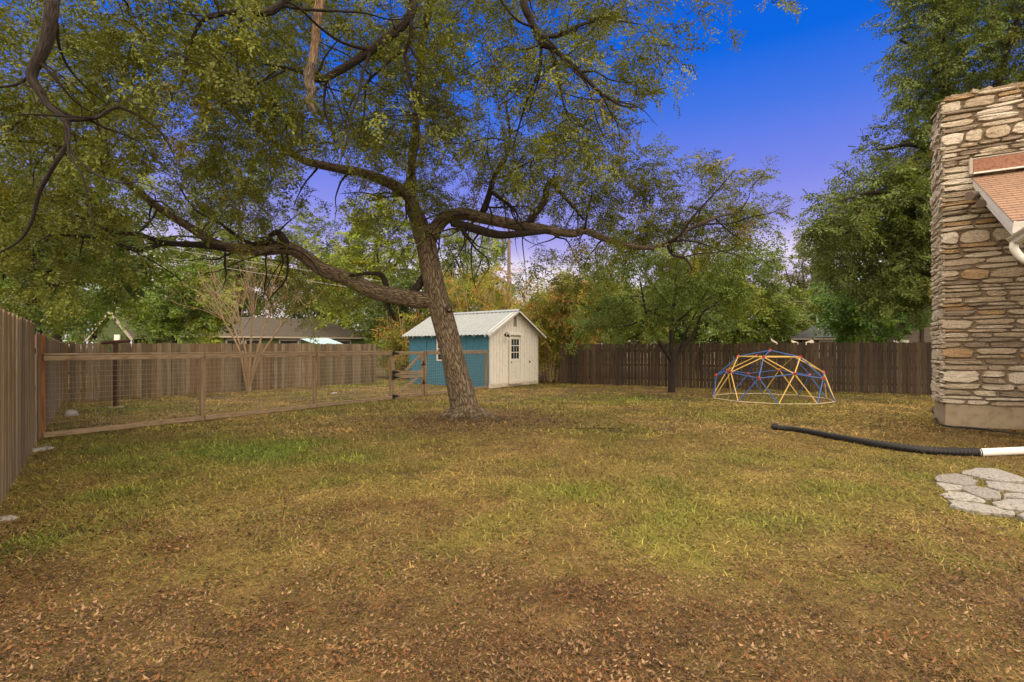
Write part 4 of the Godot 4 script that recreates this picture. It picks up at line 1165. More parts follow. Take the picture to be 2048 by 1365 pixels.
# ------------------------------------------------------------------ chimney and house corner
var chim_o := Vector3.ZERO
var chim_u := Vector3.ZERO    # along the near face, to the right and nearer
var chim_v := Vector3.ZERO    # along the side face, away
var flag_polys := []
func C(u: float, y: float, w: float) -> Vector3:
	return chim_u * u + chim_v * w + Vector3(0, y, 0)
func stone_mesh(w: float, h: float, depth: float, r: RandomNumberGenerator) -> ArrayMesh:
	var a := Acc.new()
	var n := 12
	var outer := []
	var inner := []
	var power := r.randf_range(5.0, 14.0)
	var skew := r.randf_range(-0.12, 0.12)
	for k in n:
		var t := TAU * k / n + r.randf_range(-0.12, 0.12)
		var c := cos(t)
		var s := sin(t)
		var q := pow(pow(absf(c), power) + pow(absf(s), power), -1.0 / power) * r.randf_range(0.86, 1.04)
		var p := Vector2(c * q * w / 2, s * q * h / 2)
		p.x += p.y * skew
		outer.append(Vector3(p.x, p.y, 0))
		var ins := minf(0.012, h * 0.14)
		var l := p.length()
		var f := (l - ins) / l
		inner.append(Vector3(p.x * f, p.y * (1.0 - ins / (h * 0.5)), depth * r.randf_range(0.7, 1.2)))
	var mid := Vector3(r.randf_range(-0.2, 0.2) * w, r.randf_range(-0.15, 0.15) * h, depth * r.randf_range(0.85, 1.15))
	for k in n:
		var k2 := (k + 1) % n
		a.quad(outer[k2], outer[k], inner[k], inner[k2])
		a.tri(inner[k2], inner[k], mid)
	return a.mesh()
func face_stones(parent: Node, width: float, y0: float, y1: float, face: Callable, normal: Vector3, along: Vector3, r: RandomNumberGenerator, joined: Acc) -> int:
	var y := y0
	var n := 0
	while y < y1 - 0.03:
		var h := r.randf_range(0.065, 0.14)
		if r.randf() < 0.22: h = r.randf_range(0.18, 0.28)
		h = minf(h, y1 - y)
		var x := -0.03
		while x < width:
			var w := r.randf_range(0.28, 0.75)
			if width - x - w < 0.12: w = width - x + 0.02
			# a tall course may be split into two thin stones
			var rows := [[y, h]]
			if h > 0.15 and r.randf() < 0.4:
				var f := r.randf_range(0.35, 0.65)
				rows = [[y, h * f], [y + h * f, h * (1.0 - f)]]
			elif h < 0.1 and r.randf() < 0.12:
				rows = [[y - h * 0.2, h * 1.35]]
			for q in rows:
				var tone := 0
				var roll := r.randf()
				var high: float = q[0] / y1
				if roll < 0.24: tone = 0
				elif roll < 0.45: tone = 1
				elif roll < 0.6: tone = 2
				elif roll < 0.74: tone = 3
				elif roll < 0.82: tone = 4
				elif roll < 0.92: tone = 5
				else: tone = 6
				var dep := r.randf_range(0.035, 0.085)
				var m := stone_mesh(w - r.randf_range(0.0, 0.03), q[1] - r.randf_range(-0.004, 0.014), dep, r)
				var t := frame(along, Vector3.UP, face.call(x + w / 2.0, q[0] + q[1] / 2.0))
				if t.basis.z.dot(normal) < 0.0: t = Transform3D(Basis(-t.basis.x, t.basis.y, -t.basis.z), t.origin)
				t.basis = t.basis * Basis(Vector3.BACK, r.randf_range(-0.05, 0.05))
				if joined:
					var am := m.surface_get_arrays(0)
					var vs: PackedVector3Array = am[Mesh.ARRAY_VERTEX]
					var ix: PackedInt32Array = am[Mesh.ARRAY_INDEX]
					for k in range(0, ix.size(), 3): joined.tri(t * vs[ix[k]], t * vs[ix[k + 1]], t * vs[ix[k + 2]])
				else:
					part("stone", m, M["stone%d" % tone], parent, t)
				n += 1
			x += w
		y += h
	return n
func build_house_corner() -> void:
	var r := RandomNumberGenerator.new()
	r.seed = 919
	var o := thing("stone_chimney", chim_o, "tall rubble stone chimney on a concrete base at the house corner", "chimney")
	var top := 7.02
	var base_h := 0.47
	var wide := 2.1
	var deep := 1.5
	var core := Acc.new()
	core.box(frame(chim_u, Vector3.UP, C(wide / 2 + 0.04, (top - 0.06 + base_h) / 2, deep / 2 + 0.02)), Vector3(wide - 0.02, top - base_h - 0.06, deep - 0.02))
	part("mortar", core.mesh(), M.mortar, o)
	part("concrete_base", cham(Vector3(wide, base_h + 0.05, deep), 0.015), M.concrete, o, frame(chim_u, Vector3.UP, C(wide / 2 + 0.05, base_h / 2 - 0.025, deep / 2 + 0.03)))
	var near := func(x: float, y: float) -> Vector3: return C(x, y, 0.02)
	var nst := face_stones(o, 1.5, base_h, top - 0.1, near, -chim_v, chim_u, r, null)
	var side := Acc.new()
	var left := func(x: float, y: float) -> Vector3: return C(0.04, y, x)
	face_stones(o, deep, base_h, top - 0.15, left, -chim_u, chim_v, r, side)
	part("side_stones", side.mesh(), M.stone3, o).set_meta("kind", "stuff")
	# cap stones
	var x := -0.02
	while x < wide:
		var w := r.randf_range(0.3, 0.55)
		var h := r.randf_range(0.06, 0.1)
		part("cap_stone", stone_mesh(w, deep + 0.1, h, r), M["stone%d" % [5, 2, 0][r.randi_range(0, 2)]], o, Transform3D(Basis(chim_u, -chim_v, Vector3.UP), C(x + w / 2, top - 0.11, deep / 2)))
		x += w * 0.96
	# black hose lying round the base
	var hp := []
	for q in [[1868, 816], [1866, 826], [1874, 834], [1872, 845], [1882, 852], [1905, 856], [1950, 859], [2000, 866], [2060, 874], [2140, 884]]:
		hp.append(G(q[0], q[1]) + Vector3(0, 0.022, 0))
	var hr := []
	for q in hp: hr.append(0.02)
	var sp := smooth_path(hp, hr, 4)
	var hose := Acc.new()
	hose.tube(sp[0], sp[1], 8)
	tag(part("garden_hose", hose.mesh(), M.black_plastic, self), "thin black hose lying round the foot of the chimney", "hose")
	# house: wall, low roof that meets the chimney, gutter and downspout
	var hs := thing("house", chim_o, "white trimmed house corner with brown shingle roof against the stone chimney", "house")
	var w0 := C(1.5, 0, 0)
	part("wall", cham(Vector3(3.4, 3.3, 0.2), 0.01), M.white_paint, hs, frame(chim_v, Vector3.UP, C(1.75, 1.65, -1.72)))
	var h_up := 5.2
	var h_lo := 3.68
	var run := 3.0
	var ru := 0.49
	var rlen := 3.0
	var pitch_v := (-chim_v * run + Vector3(0, h_lo - h_up, 0))
	var sl := pitch_v.length()
	var pd := pitch_v / sl
	var up := chim_u.cross(pd).normalized()
	if up.y < 0: up = -up
	var deck := Acc.new()
	deck.box(frame(chim_u, up, C(ru + rlen / 2, 0, 0) + Vector3(0, h_up, 0) + pd * sl / 2 - up * 0.05), Vector3(rlen, 0.03, sl))
	var deck_part := part("roof", deck.mesh(), M.shingle_b, hs)
	var rows := 22
	for k in rows:
		var f := sl * (rows - 1 - k) / rows
		var xx := ru - 0.03 - (0.15 if k % 2 else 0.0)
		var q := 0
		while xx < ru + rlen - 0.05:
			var a0 := maxf(xx, ru - 0.03)
			var wd := xx + 0.3 - a0 - 0.006
			if xx < ru + 1.9 and wd > 0.03:
				part("shingle", cham(Vector3(snappedf(wd, 0.001), 0.012, sl / rows * 1.25), 0.002), M["shingle" if r.randf() < 0.7 else "shingle_b"], deck_part, frame(chim_u, (up + pd * -0.07).normalized(), C(a0 + wd / 2, 0, 0) + Vector3(0, h_up, 0) + pd * (f + sl / rows * 0.55) - up * 0.018))
			xx += 0.3
			q += 1
	# flashing along the chimney face, with white sealant
	part("flashing", cham(Vector3(1.7, 0.3, 0.02), 0.003), M.flashing, hs, frame(chim_u, Vector3.UP, C(ru + 0.83, h_up + 0.15, -0.115)))
	part("sealant", cham(Vector3(1.75, 0.03, 0.04), 0.012), M.sealant, hs, frame(chim_u, Vector3.UP, C(ru + 0.84, h_up + 0.32, -0.1)))
	part("sealant", cham(Vector3(0.07, 0.36, 0.06), 0.02), M.sealant, hs, frame(chim_u, Vector3.UP, C(ru - 0.05, h_up + 0.17, -0.1)))
	part("drip_edge", cham(Vector3(1.7, 0.03, 0.05), 0.004), M.white_trim, hs, frame(chim_u, Vector3.UP, C(ru + 0.83, h_up + 0.012, -0.15)))
	# rake boards
	var rk := C(ru, h_up, 0)
	beam("rake_board", hs, M.white_trim, rk + pd * 0.1 - up * 0.1, rk + pd * (sl + 0.03) - up * 0.1, 0.16, 0.03, up)
	beam("rake_trim", hs, M.white_trim, rk + chim_u * 0.03 + pd * 0.1 - up * 0.24, rk + chim_u * 0.03 + pd * sl - up * 0.24, 0.13, 0.025, up)
	beam("fascia", hs, M.white_trim, rk + chim_u * -0.02 + pd * (sl + 0.02) - up * 0.12, rk + chim_u * 2.2 + pd * (sl + 0.02) - up * 0.12, 0.18, 0.03, up)
	beam("soffit", hs, M.white_trim, rk + chim_u * 0.55 + pd * 0.15 - up * 0.3, rk + chim_u * 0.55 + pd * sl - up * 0.3, 0.02, 0.95, up)
	# lower gutter running towards the camera with its elbow
	var ge := P(2012, 478, 8.5) - chim_o
	var gd := -chim_v
	var prof := [Vector2(0, 0.0), Vector2(0.0, -0.11), Vector2(0.075, -0.11), Vector2(0.085, -0.06), Vector2(0.115, -0.025), Vector2(0.125, 0.0), Vector2(0.115, 0.0), Vector2(0.105, -0.02)]
	var gut := Acc.new()
	var out := -chim_u
	var glen := 3.0
	for k in prof.size() - 1:
		var a: Vector3 = ge + out * (prof[k].x - 0.125) + Vector3(0, prof[k].y, 0)
		var b: Vector3 = ge + out * (prof[k + 1].x - 0.125) + Vector3(0, prof[k + 1].y, 0)
		gut.quad(a, b, b + gd * glen, a + gd * glen)
	for k in range(1, 5):
		gut.tri(ge + out * -0.125, ge + out * (prof[k].x - 0.125) + Vector3(0, prof[k].y, 0), ge + out * (prof[k + 1].x - 0.125) + Vector3(0, prof[k + 1].y, 0))
	part("gutter", gut.mesh(), M.white_trim, hs)
	part("gutter_fascia", cham(Vector3(glen, 0.16, 0.03), 0.004), M.white_trim, hs, frame(gd, Vector3.UP, ge - out * 0.145 + gd * glen / 2 + Vector3(0, -0.05, 0)))
	var ds := Acc.new()
	var dp := ge - out * 0.07 + gd * 0.16
	var e1 := smooth_path([dp + Vector3(0, -0.1, 0), dp + Vector3(0, -0.2, 0), dp - out * 0.1 + Vector3(0, -0.36, 0), dp - out * 0.3 + Vector3(0, -0.5, 0), dp - out * 0.55 + Vector3(0, -0.66, 0), dp - out * 0.62 + Vector3(0, -0.85, 0), dp - out * 0.62 + Vector3(0, -2.2, 0), dp - out * 0.62 + Vector3(0, -3.15, 0)], [0.055, 0.058, 0.056, 0.056, 0.056, 0.056, 0.055, 0.055], 5)
	ds.tube(e1[0], e1[1], 12)
	part("downspout", ds.mesh(), M.white_trim, hs)
	# flood lights under the rake
	var fo := P(1962, 392, 10.55)
	var fx := thing("flood_light", fo, "twin bullet flood light with grey box fixed under the rake", "light fixture")
	var fp := func(px: float, py: float, d: float) -> Vector3: return P(px, py, d) - fo
	var cn := Acc.new()
	var csp := smooth_path([fp.call(1888, 385, 11.0), fp.call(1920, 379, 10.95), fp.call(1955, 376, 10.8), fp.call(1962, 368, 10.7)], [0.009, 0.009, 0.009, 0.009], 5)
	cn.tube(csp[0], csp[1], 6)
	csp = smooth_path([fp.call(1964, 366, 10.7), fp.call(1958, 390, 10.6), fp.call(1959, 410, 10.55), fp.call(1972, 417, 10.4), fp.call(2000, 419, 9.9)], [0.009, 0.009, 0.009, 0.009, 0.009], 5)
	cn.tube(csp[0], csp[1], 6)
	part("conduit", cn.mesh(), M.black_plastic, fx)
	for q in [[fp.call(1975, 386, 10.5), fp.call(1940, 392, 10.3)], [fp.call(1983, 390, 10.3), fp.call(1963, 407, 10.0)]]:
		var hd := Acc.new()
		var p0: Vector3 = q[0]
		var p1: Vector3 = q[1]
		hd.tube(PackedVector3Array([p0, p0.lerp(p1, 0.25), p0.lerp(p1, 0.6), p1]), PackedFloat32Array([0.04, 0.055, 0.07, 0.085]), 14)
		part("lamp_head", hd.mesh(), M.lamp_bronze, fx)
	part("junction_box", cham(Vector3(0.2, 0.15, 0.1), 0.01), M.slate_roof, fx, frame(chim_u, Vector3(0.1, 1, 0), fp.call(1994, 411, 9.9)))
	# drain pipe: white end, black corrugated hose, capped
	var pts := []
	for q in [[1960, 913], [1915, 912], [1860, 909], [1800, 902], [1740, 893], [1680, 882], [1620, 870], [1585, 864], [1556, 861]]:
		pts.append(G(q[0], q[1]) + Vector3(0, 0.055, 0))
	var rr := []
	for q in pts: rr.append(0.062)
	var ps := smooth_path(pts, rr, 40)
	var path: PackedVector3Array = ps[0]
	var rad: PackedFloat32Array = ps[1]
	for k in rad.size():
		rad[k] = 0.072 if (k / 3) % 2 == 0 else 0.05
		if path[k].distance_to(pts[8]) < 2.6: rad[k] = lerpf(0.05, rad[k], path[k].distance_to(pts[8]) / 2.6)
	var pipe := thing("drain_pipe", pts[0], "black corrugated drain pipe lying in the grass with white inlet pipe", "pipe")
	var loc := PackedVector3Array()
	for p in path: loc.append(p - pts[0])
	var cor := Acc.new()
	cor.tube(loc, rad, 12)
	var hose_part := part("corrugated_hose", cor.mesh(), M.black_plastic, pipe)
	var endc := Acc.new()
	var ec: Vector3 = loc[loc.size() - 1]
	var ed := (loc[loc.size() - 1] - loc[loc.size() - 4]).normalized()
	var capp := PackedVector3Array()
	var capr := PackedFloat32Array()
	for k in 9:
		var an := PI * k / 8.0
		capp.append(ec + ed * (0.05 - 0.078 * cos(an)) + Vector3(0, 0.01, 0)); capr.append(maxf(0.004, 0.078 * sin(an)))
	endc.tube(capp, capr, 14, false)
	part("end_cap", endc.mesh(), M.black_plastic, hose_part)
	var wp := Acc.new()
	wp.tube(PackedVector3Array([Vector3(-0.03, 0, 0), G(2060, 911) + Vector3(0, 0.075, 0) - pts[0], G(2180, 912) + Vector3(0, 0.08, 0) - pts[0]]), PackedFloat32Array([0.06, 0.06, 0.06]), 16)
	part("inlet_pipe", wp.mesh(), M.pvc, pipe)

func build_flagstones() -> void:
	var r := RandomNumberGenerator.new()
	r.seed = 121
	var o := Node3D.new()
	o.name = "flagstone_path"
	add_child(o)
	o.set_meta("kind", "structure")
	for poly in flags():
		var c := Vector2.ZERO
		var pts := []
		for k in poly.size():
			var a: Vector3 = G(poly[k][0], poly[k][1])
			var b: Vector3 = G(poly[(k + 1) % poly.size()][0], poly[(k + 1) % poly.size()][1])
			pts.append(Vector2(a.x, a.z))
			var m := a.lerp(b, r.randf_range(0.4, 0.6)) + Vector3(r.randf_range(-0.03, 0.03), 0, r.randf_range(-0.035, 0.035))
			pts.append(Vector2(m.x, m.z))
		for p in pts: c += p
		c /= pts.size()
		var st := Acc.new()
		var h := 0.026 + r.randf_range(0.0, 0.014)
		var n := pts.size()
		for k in n:
			var p: Vector2 = pts[k] - c
			var q: Vector2 = pts[(k + 1) % n] - c
			var pi := p * (1.0 - 0.009 / p.length())
			var qi := q * (1.0 - 0.009 / q.length())
			var hp := h + 0.004 * sin(k * 2.1)
			var hq := h + 0.004 * sin(((k + 1) % n) * 2.1)
			st.quad(Vector3(p.x, -0.03, p.y), Vector3(q.x, -0.03, q.y), Vector3(q.x, hq - 0.008, q.y), Vector3(p.x, hp - 0.008, p.y))
			st.quad(Vector3(p.x, hp - 0.008, p.y), Vector3(q.x, hq - 0.008, q.y), Vector3(qi.x, hq, qi.y), Vector3(pi.x, hp, pi.y))
			st.tri(Vector3(pi.x, hp, pi.y), Vector3(qi.x, hq, qi.y), Vector3(0, h + 0.004, 0))
		part("flagstone", st.mesh(), M["limestone%d" % r.randi_range(0, 2)], o, Transform3D(Basis(), Vector3(c.x, 0.0, c.y)))
func flags() -> Array:
	return [
		[[1871, 960], [1885, 953], [1910, 952], [1950, 961], [1958, 967], [1953, 974], [1925, 974], [1875, 966]],
		[[1924, 948], [1950, 941], [1992, 943], [2040, 958], [2060, 968], [2010, 968], [1960, 960], [1925, 952]],
		[[1872, 971], [1900, 973], [1928, 979], [1928, 984], [1900, 985], [1890, 985]],
		[[1970, 967], [2052, 974], [2120, 984], [2100, 993], [2040, 988], [1998, 984], [1975, 977]],
		[[1928, 978], [1960, 979], [2000, 991], [2003, 1003], [1970, 1002], [1935, 990]],
		[[1880, 993], [1895, 986], [1930, 990], [1968, 1003], [1968, 1009], [1930, 1007], [1888, 998]],
		[[1897, 1006], [1930, 1009], [1990, 1020], [2030, 1030], [2030, 1036], [1960, 1030], [1900, 1016]],
		[[1984, 1010], [2010, 1003], [2060, 1006], [2130, 1020], [2120, 1032], [2040, 1026], [1995, 1020]],
		[[2006, 992], [2060, 994], [2120, 1003], [2110, 1012], [2055, 1002], [2008, 1000]],
		[[2034, 1036], [2050, 1030], [2120, 1040], [2110, 1052], [2052, 1046]]]

# ------------------------------------------------------------------ yard things
func build_dome() -> void:
	var c := Vector3(8.24, 0, -16.75)
	var o := thing("dome_climber", c, "geodesic climbing dome of blue and yellow bars with red joints", "climber")
	var pos := {}
	var ring := func(a: float, rr: float, y: float) -> Vector3: return Vector3(sin(a) * rr, y, cos(a) * rr)
	var a0 := deg_to_rad(-37.0)
	var apex := Vector3(0, 1.56, 0)
	var T := []
	var L := []
	var Hh := []
	var B := []
	var s36 := TAU / 10.0
	for k in 5:
		T.append(ring.call(a0 + k * 2 * s36, 0.94, 1.36))
		L.append(ring.call(a0 + k * 2 * s36, 1.6, 0.74))
		Hh.append(ring.call(a0 + (k * 2 + 1) * s36, 1.5, 0.88))
	for k in 10: B.append(ring.call(a0 + (k - 0.5) * s36, 1.78, 0.03))
	var bar := func(p: Vector3, q: Vector3, col: String, rr: float) -> void:
		var a := Acc.new()
		a.tube(PackedVector3Array([p, q]), PackedFloat32Array([rr, rr]), 8)
		part("bar", a.mesh(), M[col], o)
	for k in 5:
		var k1 := (k + 1) % 5
		bar.call(apex, T[k], "bar_blue", 0.017)
		bar.call(T[k], T[k1], "bar_yellow", 0.017)
		bar.call(T[k], L[k], "bar_blue", 0.017)
		bar.call(T[k], Hh[k], "bar_yellow", 0.017)
		bar.call(T[k1], Hh[k], "bar_yellow", 0.017)
		bar.call(L[k], Hh[k], "bar_blue", 0.017)
		bar.call(Hh[k], L[k1], "bar_blue", 0.017)
		bar.call(L[k], B[2 * k], "bar_blue", 0.017)
		bar.call(L[k], B[2 * k + 1], "bar_blue", 0.017)
		bar.call(Hh[k], B[2 * k + 1], "bar_yellow", 0.017)
		bar.call(Hh[k], B[(2 * k + 2) % 10], "bar_yellow", 0.017)
	for k in 10: bar.call(B[k], B[(k + 1) % 10], "bar_base", 0.016)
	var j := Acc.new()
	j.tube(PackedVector3Array([Vector3(0, -0.05, 0), Vector3(0, -0.045, 0), Vector3(0, 0.03, 0), Vector3(0, 0.045, 0), Vector3(0, 0.05, 0)]), PackedFloat32Array([0.016, 0.042, 0.046, 0.038, 0.01]), 12)
	var jm := j.mesh()
	for p in [apex] + T + L + Hh:
		var nn: Vector3 = (p - Vector3(0, -0.6, 0)).normalized()
		var xx := nn.cross(Vector3.FORWARD if absf(nn.z) < 0.8 else Vector3.RIGHT).normalized()
		part("joint", jm, M.joint_red, o, Transform3D(Basis(xx, nn, xx.cross(nn)), p))
func build_yard_things() -> void:
	# clothesline post
	var cp := G(231, 816.5)
	var o := thing("clothesline_post", cp, "rusty brown T shaped clothesline post before the grey back fence", "post")
	var a := Acc.new()
	a.tube(PackedVector3Array([Vector3(0, -0.02, 0), Vector3(0, 1.8, 0)]), PackedFloat32Array([0.062, 0.058]), 14)
	var pl := part("pole", a.mesh(), M.rust, o)
	a = Acc.new()
	a.tube(PackedVector3Array([Vector3(-0.17, 1.78, 0.3), Vector3(0.17, 1.84, -0.3)]), PackedFloat32Array([0.045, 0.045]), 12)
	part("crossbar", a.mesh(), M.rust, o)
	part("footing", cham(Vector3(0.3, 0.05, 0.3), 0.015), M.concrete, o, Transform3D(Basis(Vector3.UP, 0.4), Vector3(0, 0.012, 0)))
	# rocks
	var r := RandomNumberGenerator.new()
	r.seed = 131
	for q in [[140, 833, 0.2, "limestone4", "pale jagged rock in the grass beside the grey side fence"], [80, 901, 0.2, "", "flat stone step at the foot of the cedar corner post"], [668, 788, 0.2, "", "flat pale stone in the grass beyond the wire fence"], [12, 1040, 0.12, "", "grey stone at the foot of the tall plank fence"]]:
		var flat: float = 0.16 if q[3] == "" else 0.55
		var s := SphereMesh.new()
		s.radius = 1.0; s.height = 2.0; s.radial_segments = 14; s.rings = 8
		var am := s.get_mesh_arrays()
		var vs: PackedVector3Array = am[Mesh.ARRAY_VERTEX]
		for k in vs.size():
			var v := vs[k]
			var f := 1.0 + 0.45 * n_fine.get_noise_3d(v.x * 2.0 + q[0], v.y * 2.0, v.z * 2.0)
			vs[k] = Vector3(v.x * q[2] * f, v.y * q[2] * flat * f, v.z * q[2] * 0.6 * f)
		am[Mesh.ARRAY_VERTEX] = vs
		am[Mesh.ARRAY_NORMAL] = null
		am[Mesh.ARRAY_TANGENT] = null
		var m := ArrayMesh.new()
		m.add_surface_from_arrays(Mesh.PRIMITIVE_TRIANGLES, am)
		var st := SurfaceTool.new()
		st.create_from(m, 0)
		st.deindex()
		st.generate_normals()
		tag(part("rock", st.commit(), M.limestone, self, Transform3D(Basis(Vector3.UP, q[0]), G(q[0], q[1]) + Vector3(0, q[2] * flat * 0.35, 0))), q[4], "rock", "")
	# litter of twigs
	for q in [[1180, 860, 0.5]]:
		var tw := Acc.new()
		var at := G(q[0], q[1])
		var sp := smooth_path([Vector3(-q[2], 0.02, 0.05), Vector3(-q[2] * 0.3, 0.035, 0), Vector3(q[2] * 0.4, 0.03, -0.04), Vector3(q[2], 0.015, 0.06)], [0.006, 0.008, 0.007, 0.004], 4)
		tw.tube(sp[0], sp[1], 6)
		var names := {980: "dark fallen twig on the brown leaf litter", 700: "short fallen twig beside a tuft in the leaf litter", 1180: "long dark fallen stick in the grass near the oak roots", 1260: "thin fallen twig on the litter among dry grass"}
		tag(part("twig", tw.mesh(), M.bark_dark_shaded, self, Transform3D(Basis(Vector3.UP, q[0] * 0.37), at)), names[q[0]], "twig", "")

# ------------------------------------------------------------------ neighbours
func nb_box(n: String, o: Node, m: Material, u: Vector3, v: Vector3, x0: float, x1: float, y0: float, y1: float, w0: float, w1: float) -> MeshInstance3D:
	var t := frame(u, Vector3.UP, u * (x0 + x1) / 2 + v * (w0 + w1) / 2 + Vector3(0, (y0 + y1) / 2, 0))
	if o is MeshInstance3D: t = o.transform.affine_inverse() * t
	return part(n, cham(Vector3(absf(x1 - x0), absf(y1 - y0), absf(w1 - w0)), 0.006), m, o, t)
func build_neighbours() -> void:
	# green house to the left: long eave, hip at its far end, cross gable at its near end
	var a := Vector3(-27.3, 0, -38.0)
	var b := Vector3(-13.0, 0, -49.0)
	var u := (b - a).normalized()
	var v := Vector3(u.z, 0, -u.x)
	if v.z > 0: v = -v
	var len := a.distance_to(b)
	var o := thing("green_house", a, "low green clapboard house with grey shingle roof behind the back fence", "house", "neighbouring houses")
	nb_box("wall", o, M.green_siding, u, v, 0, len - 0.6, 0, 2.5, 0.5, 7.0)
	var k := 0
	for y in 12:
		nb_box("clapboard", o, M.green_bright if y > 7 else M.green_siding, u, v, 0, len - 0.6, 0.1 + 0.2 * y, 0.29 + 0.2 * y, 0.47, 0.51)
	nb_box("fascia", o, M.cream_trim, u, v, -0.3, len, 2.42, 2.6, -0.03, 0.03)
	var at := func(x: float, y: float, w: float) -> Vector3: return u * x + v * w + Vector3(0, y, 0)
	var rf := Acc.new()
	rf.quad(at.call(-0.3, 2.6, -0.05), at.call(len, 2.6, -0.05), at.call(len - 3.6, 4.3, 3.8), at.call(-0.3, 4.3, 3.8))
	rf.quad(at.call(-0.3, 2.6, 7.6), at.call(len, 2.6, 7.6), at.call(len - 3.6, 4.3, 3.8), at.call(-0.3, 4.3, 3.8))
	rf.tri(at.call(len, 2.6, -0.05), at.call(len, 2.6, 7.6), at.call(len - 3.6, 4.3, 3.8))
	rf.quad(at.call(-0.3, 2.58, -0.05), at.call(len, 2.58, -0.05), at.call(len, 2.58, 7.6), at.call(-0.3, 2.58, 7.6))
	part("roof", rf.mesh(), M.asphalt_roof, o)
	for q in [[6.0, 7.0], [7.4, 8.4], [10.0, 11.4], [14.8, 16.0]]:
		var w := nb_box("window", o, M.glass, u, v, q[0], q[1], 1.2, 2.2, 0.4, 0.46)
		for e in [[q[0] - 0.12, q[0], 1.1, 2.35], [q[1], q[1] + 0.12, 1.1, 2.35], [q[0] - 0.12, q[1] + 0.12, 2.21, 2.36]]:
			nb_box("window_frame", w, M.cream_trim, u, v, e[0], e[1], e[2], e[3], 0.36, 0.42)
	# cross gable, facing the yard
	var ga := P(183, 690, 36.0)
	var gb := P(268, 690, 36.0)
	var gw := gb.x - ga.x
	var gl := Acc.new()
	var gm := Vector3((ga.x + gb.x) / 2, 4.05, -36.0) - a
	var g0 := Vector3(ga.x + 0.45, 0, -35.9) - a
	var g1 := Vector3(gb.x - 0.4, 0, -35.9) - a
	gl.quad(g0, g1, g1 + Vector3(0, 2.6, 0), g0 + Vector3(0, 2.6, 0))
	gl.tri(g0 + Vector3(0, 2.6, 0), g1 + Vector3(0, 2.6, 0), Vector3(gm.x, 3.8, g0.z))
	part("gable_wall", gl.mesh(), M.green_bright, o)
	for y in 9:
		var hw := gw / 2 - 0.45 - maxf(0.0, (0.22 * y - 0.6)) * 1.15
		if hw > 0.1: part("clapboard", cham(Vector3(snappedf(hw * 2, 0.01), 0.2, 0.03), 0.004), M.green_bright, o, Transform3D(Basis(), Vector3(gm.x, 2.0 + 0.22 * y, g0.z + 0.02)))
	for sgn in [-1.0, 1.0]:
		var e := Vector3(gm.x + sgn * (gw / 2 + 0.1), 2.15, gm.z + 0.35)
		var tp := Vector3(gm.x, 4.08, gm.z + 0.35)
		beam("rake_board", o, M.cream_trim, e, tp, 0.16, 0.05)
		var back := Vector3(0, 0, -5.0)
		var gr := Acc.new()
		gr.quad(e + Vector3(0, 0.1, 0.05), tp + Vector3(0, 0.1, 0.05), tp + Vector3(0, 0.1, 0) + back, e + Vector3(0, 0.1, 0) + back)
		part("gable_roof", gr.mesh(), M.asphalt_roof, o)
	part("vent_box", cham(Vector3(0.38, 0.42, 0.1), 0.01), M.white_trim, o, Transform3D(Basis(), P(234, 676, 35.7) - a))
	# pale sail awning before it
	var aw := Acc.new()
	var s0 := P(600, 678, 34.0)
	var s1 := P(655, 676, 36.0)
	var s2 := P(692, 690, 33.0)
	var s3 := P(640, 692, 31.0)
	aw.quad(s0, s1, s2, s3)
	aw.quad(s0 + Vector3(0, -0.02, 0), s1 + Vector3(0, -0.02, 0), s2 + Vector3(0, -0.02, 0), s3 + Vector3(0, -0.02, 0))
	var sa := thing("patio_awning", Vector3(s3.x, 0, s3.z), "pale blue patio awning beside the green house", "awning")
	for q in [s0, s1, s2, s3]:
		var ps := Acc.new()
		ps.tube(PackedVector3Array([Vector3(q.x - s3.x, 0, q.z - s3.z), Vector3(q.x - s3.x, q.y - 0.01, q.z - s3.z)]), PackedFloat32Array([0.03, 0.03]), 8)
		part("post", ps.mesh(), M.cable, sa)
	part("canopy", aw.mesh(), M.awning, sa, Transform3D(Basis(), -Vector3(s3.x, 0, s3.z)))
	# slate roofed house beyond
	var h2 := thing("grey_house", Vector3(-16.5, 0, -62.0), "far house with slate grey roof beside the green house", "house", "neighbouring houses")
	part("wall", cham(Vector3(5.0, 2.4, 5.0), 0.02), M.brown_siding, h2, Transform3D(Basis(), Vector3(0, 1.2, 0)))
	var r2 := Acc.new()
	r2.quad(Vector3(-2.9, 2.35, 2.9), Vector3(2.9, 2.35, 2.9), Vector3(2.4, 3.6, 0), Vector3(-2.4, 3.6, 0))
	r2.quad(Vector3(-2.9, 2.35, -2.9), Vector3(2.9, 2.35, -2.9), Vector3(2.4, 3.6, 0), Vector3(-2.4, 3.6, 0))
	for sgn in [-1.0, 1.0]: r2.tri(Vector3(2.9 * sgn, 2.35, 2.9), Vector3(2.9 * sgn, 2.35, -2.9), Vector3(2.4 * sgn, 3.6, 0))
	part("roof", r2.mesh(), M.slate_roof, h2)
	part("gutter", cham(Vector3(5.8, 0.12, 0.12), 0.02), M.cream_trim, h2, Transform3D(Basis(), Vector3(0, 2.3, 2.93)))
	# brown house behind the dark fence
	var rd := (G(1866, 790.5) - G(1140, 768)).normalized()
	var rv := Vector3(rd.z, 0, -rd.x)
	if rv.z > 0: rv = -rv
	var bo := P(1590, 690, 31.0)
	bo.y = 0
	var o3 := thing("brown_house", bo, "brown grey clapboard house with dark roof behind the dark fence", "house", "neighbouring houses")
	nb_box("wall", o3, M.brown_siding, rd, rv, 0.4, 4.5, 0, 2.2, 0.6, 6.0)
	for y in 11: nb_box("clapboard", o3, M.brown_siding, rd, rv, 0.4, 4.5, 0.1 + 0.19 * y, 0.275 + 0.19 * y, 0.57, 0.61)
	var r3 := Acc.new()
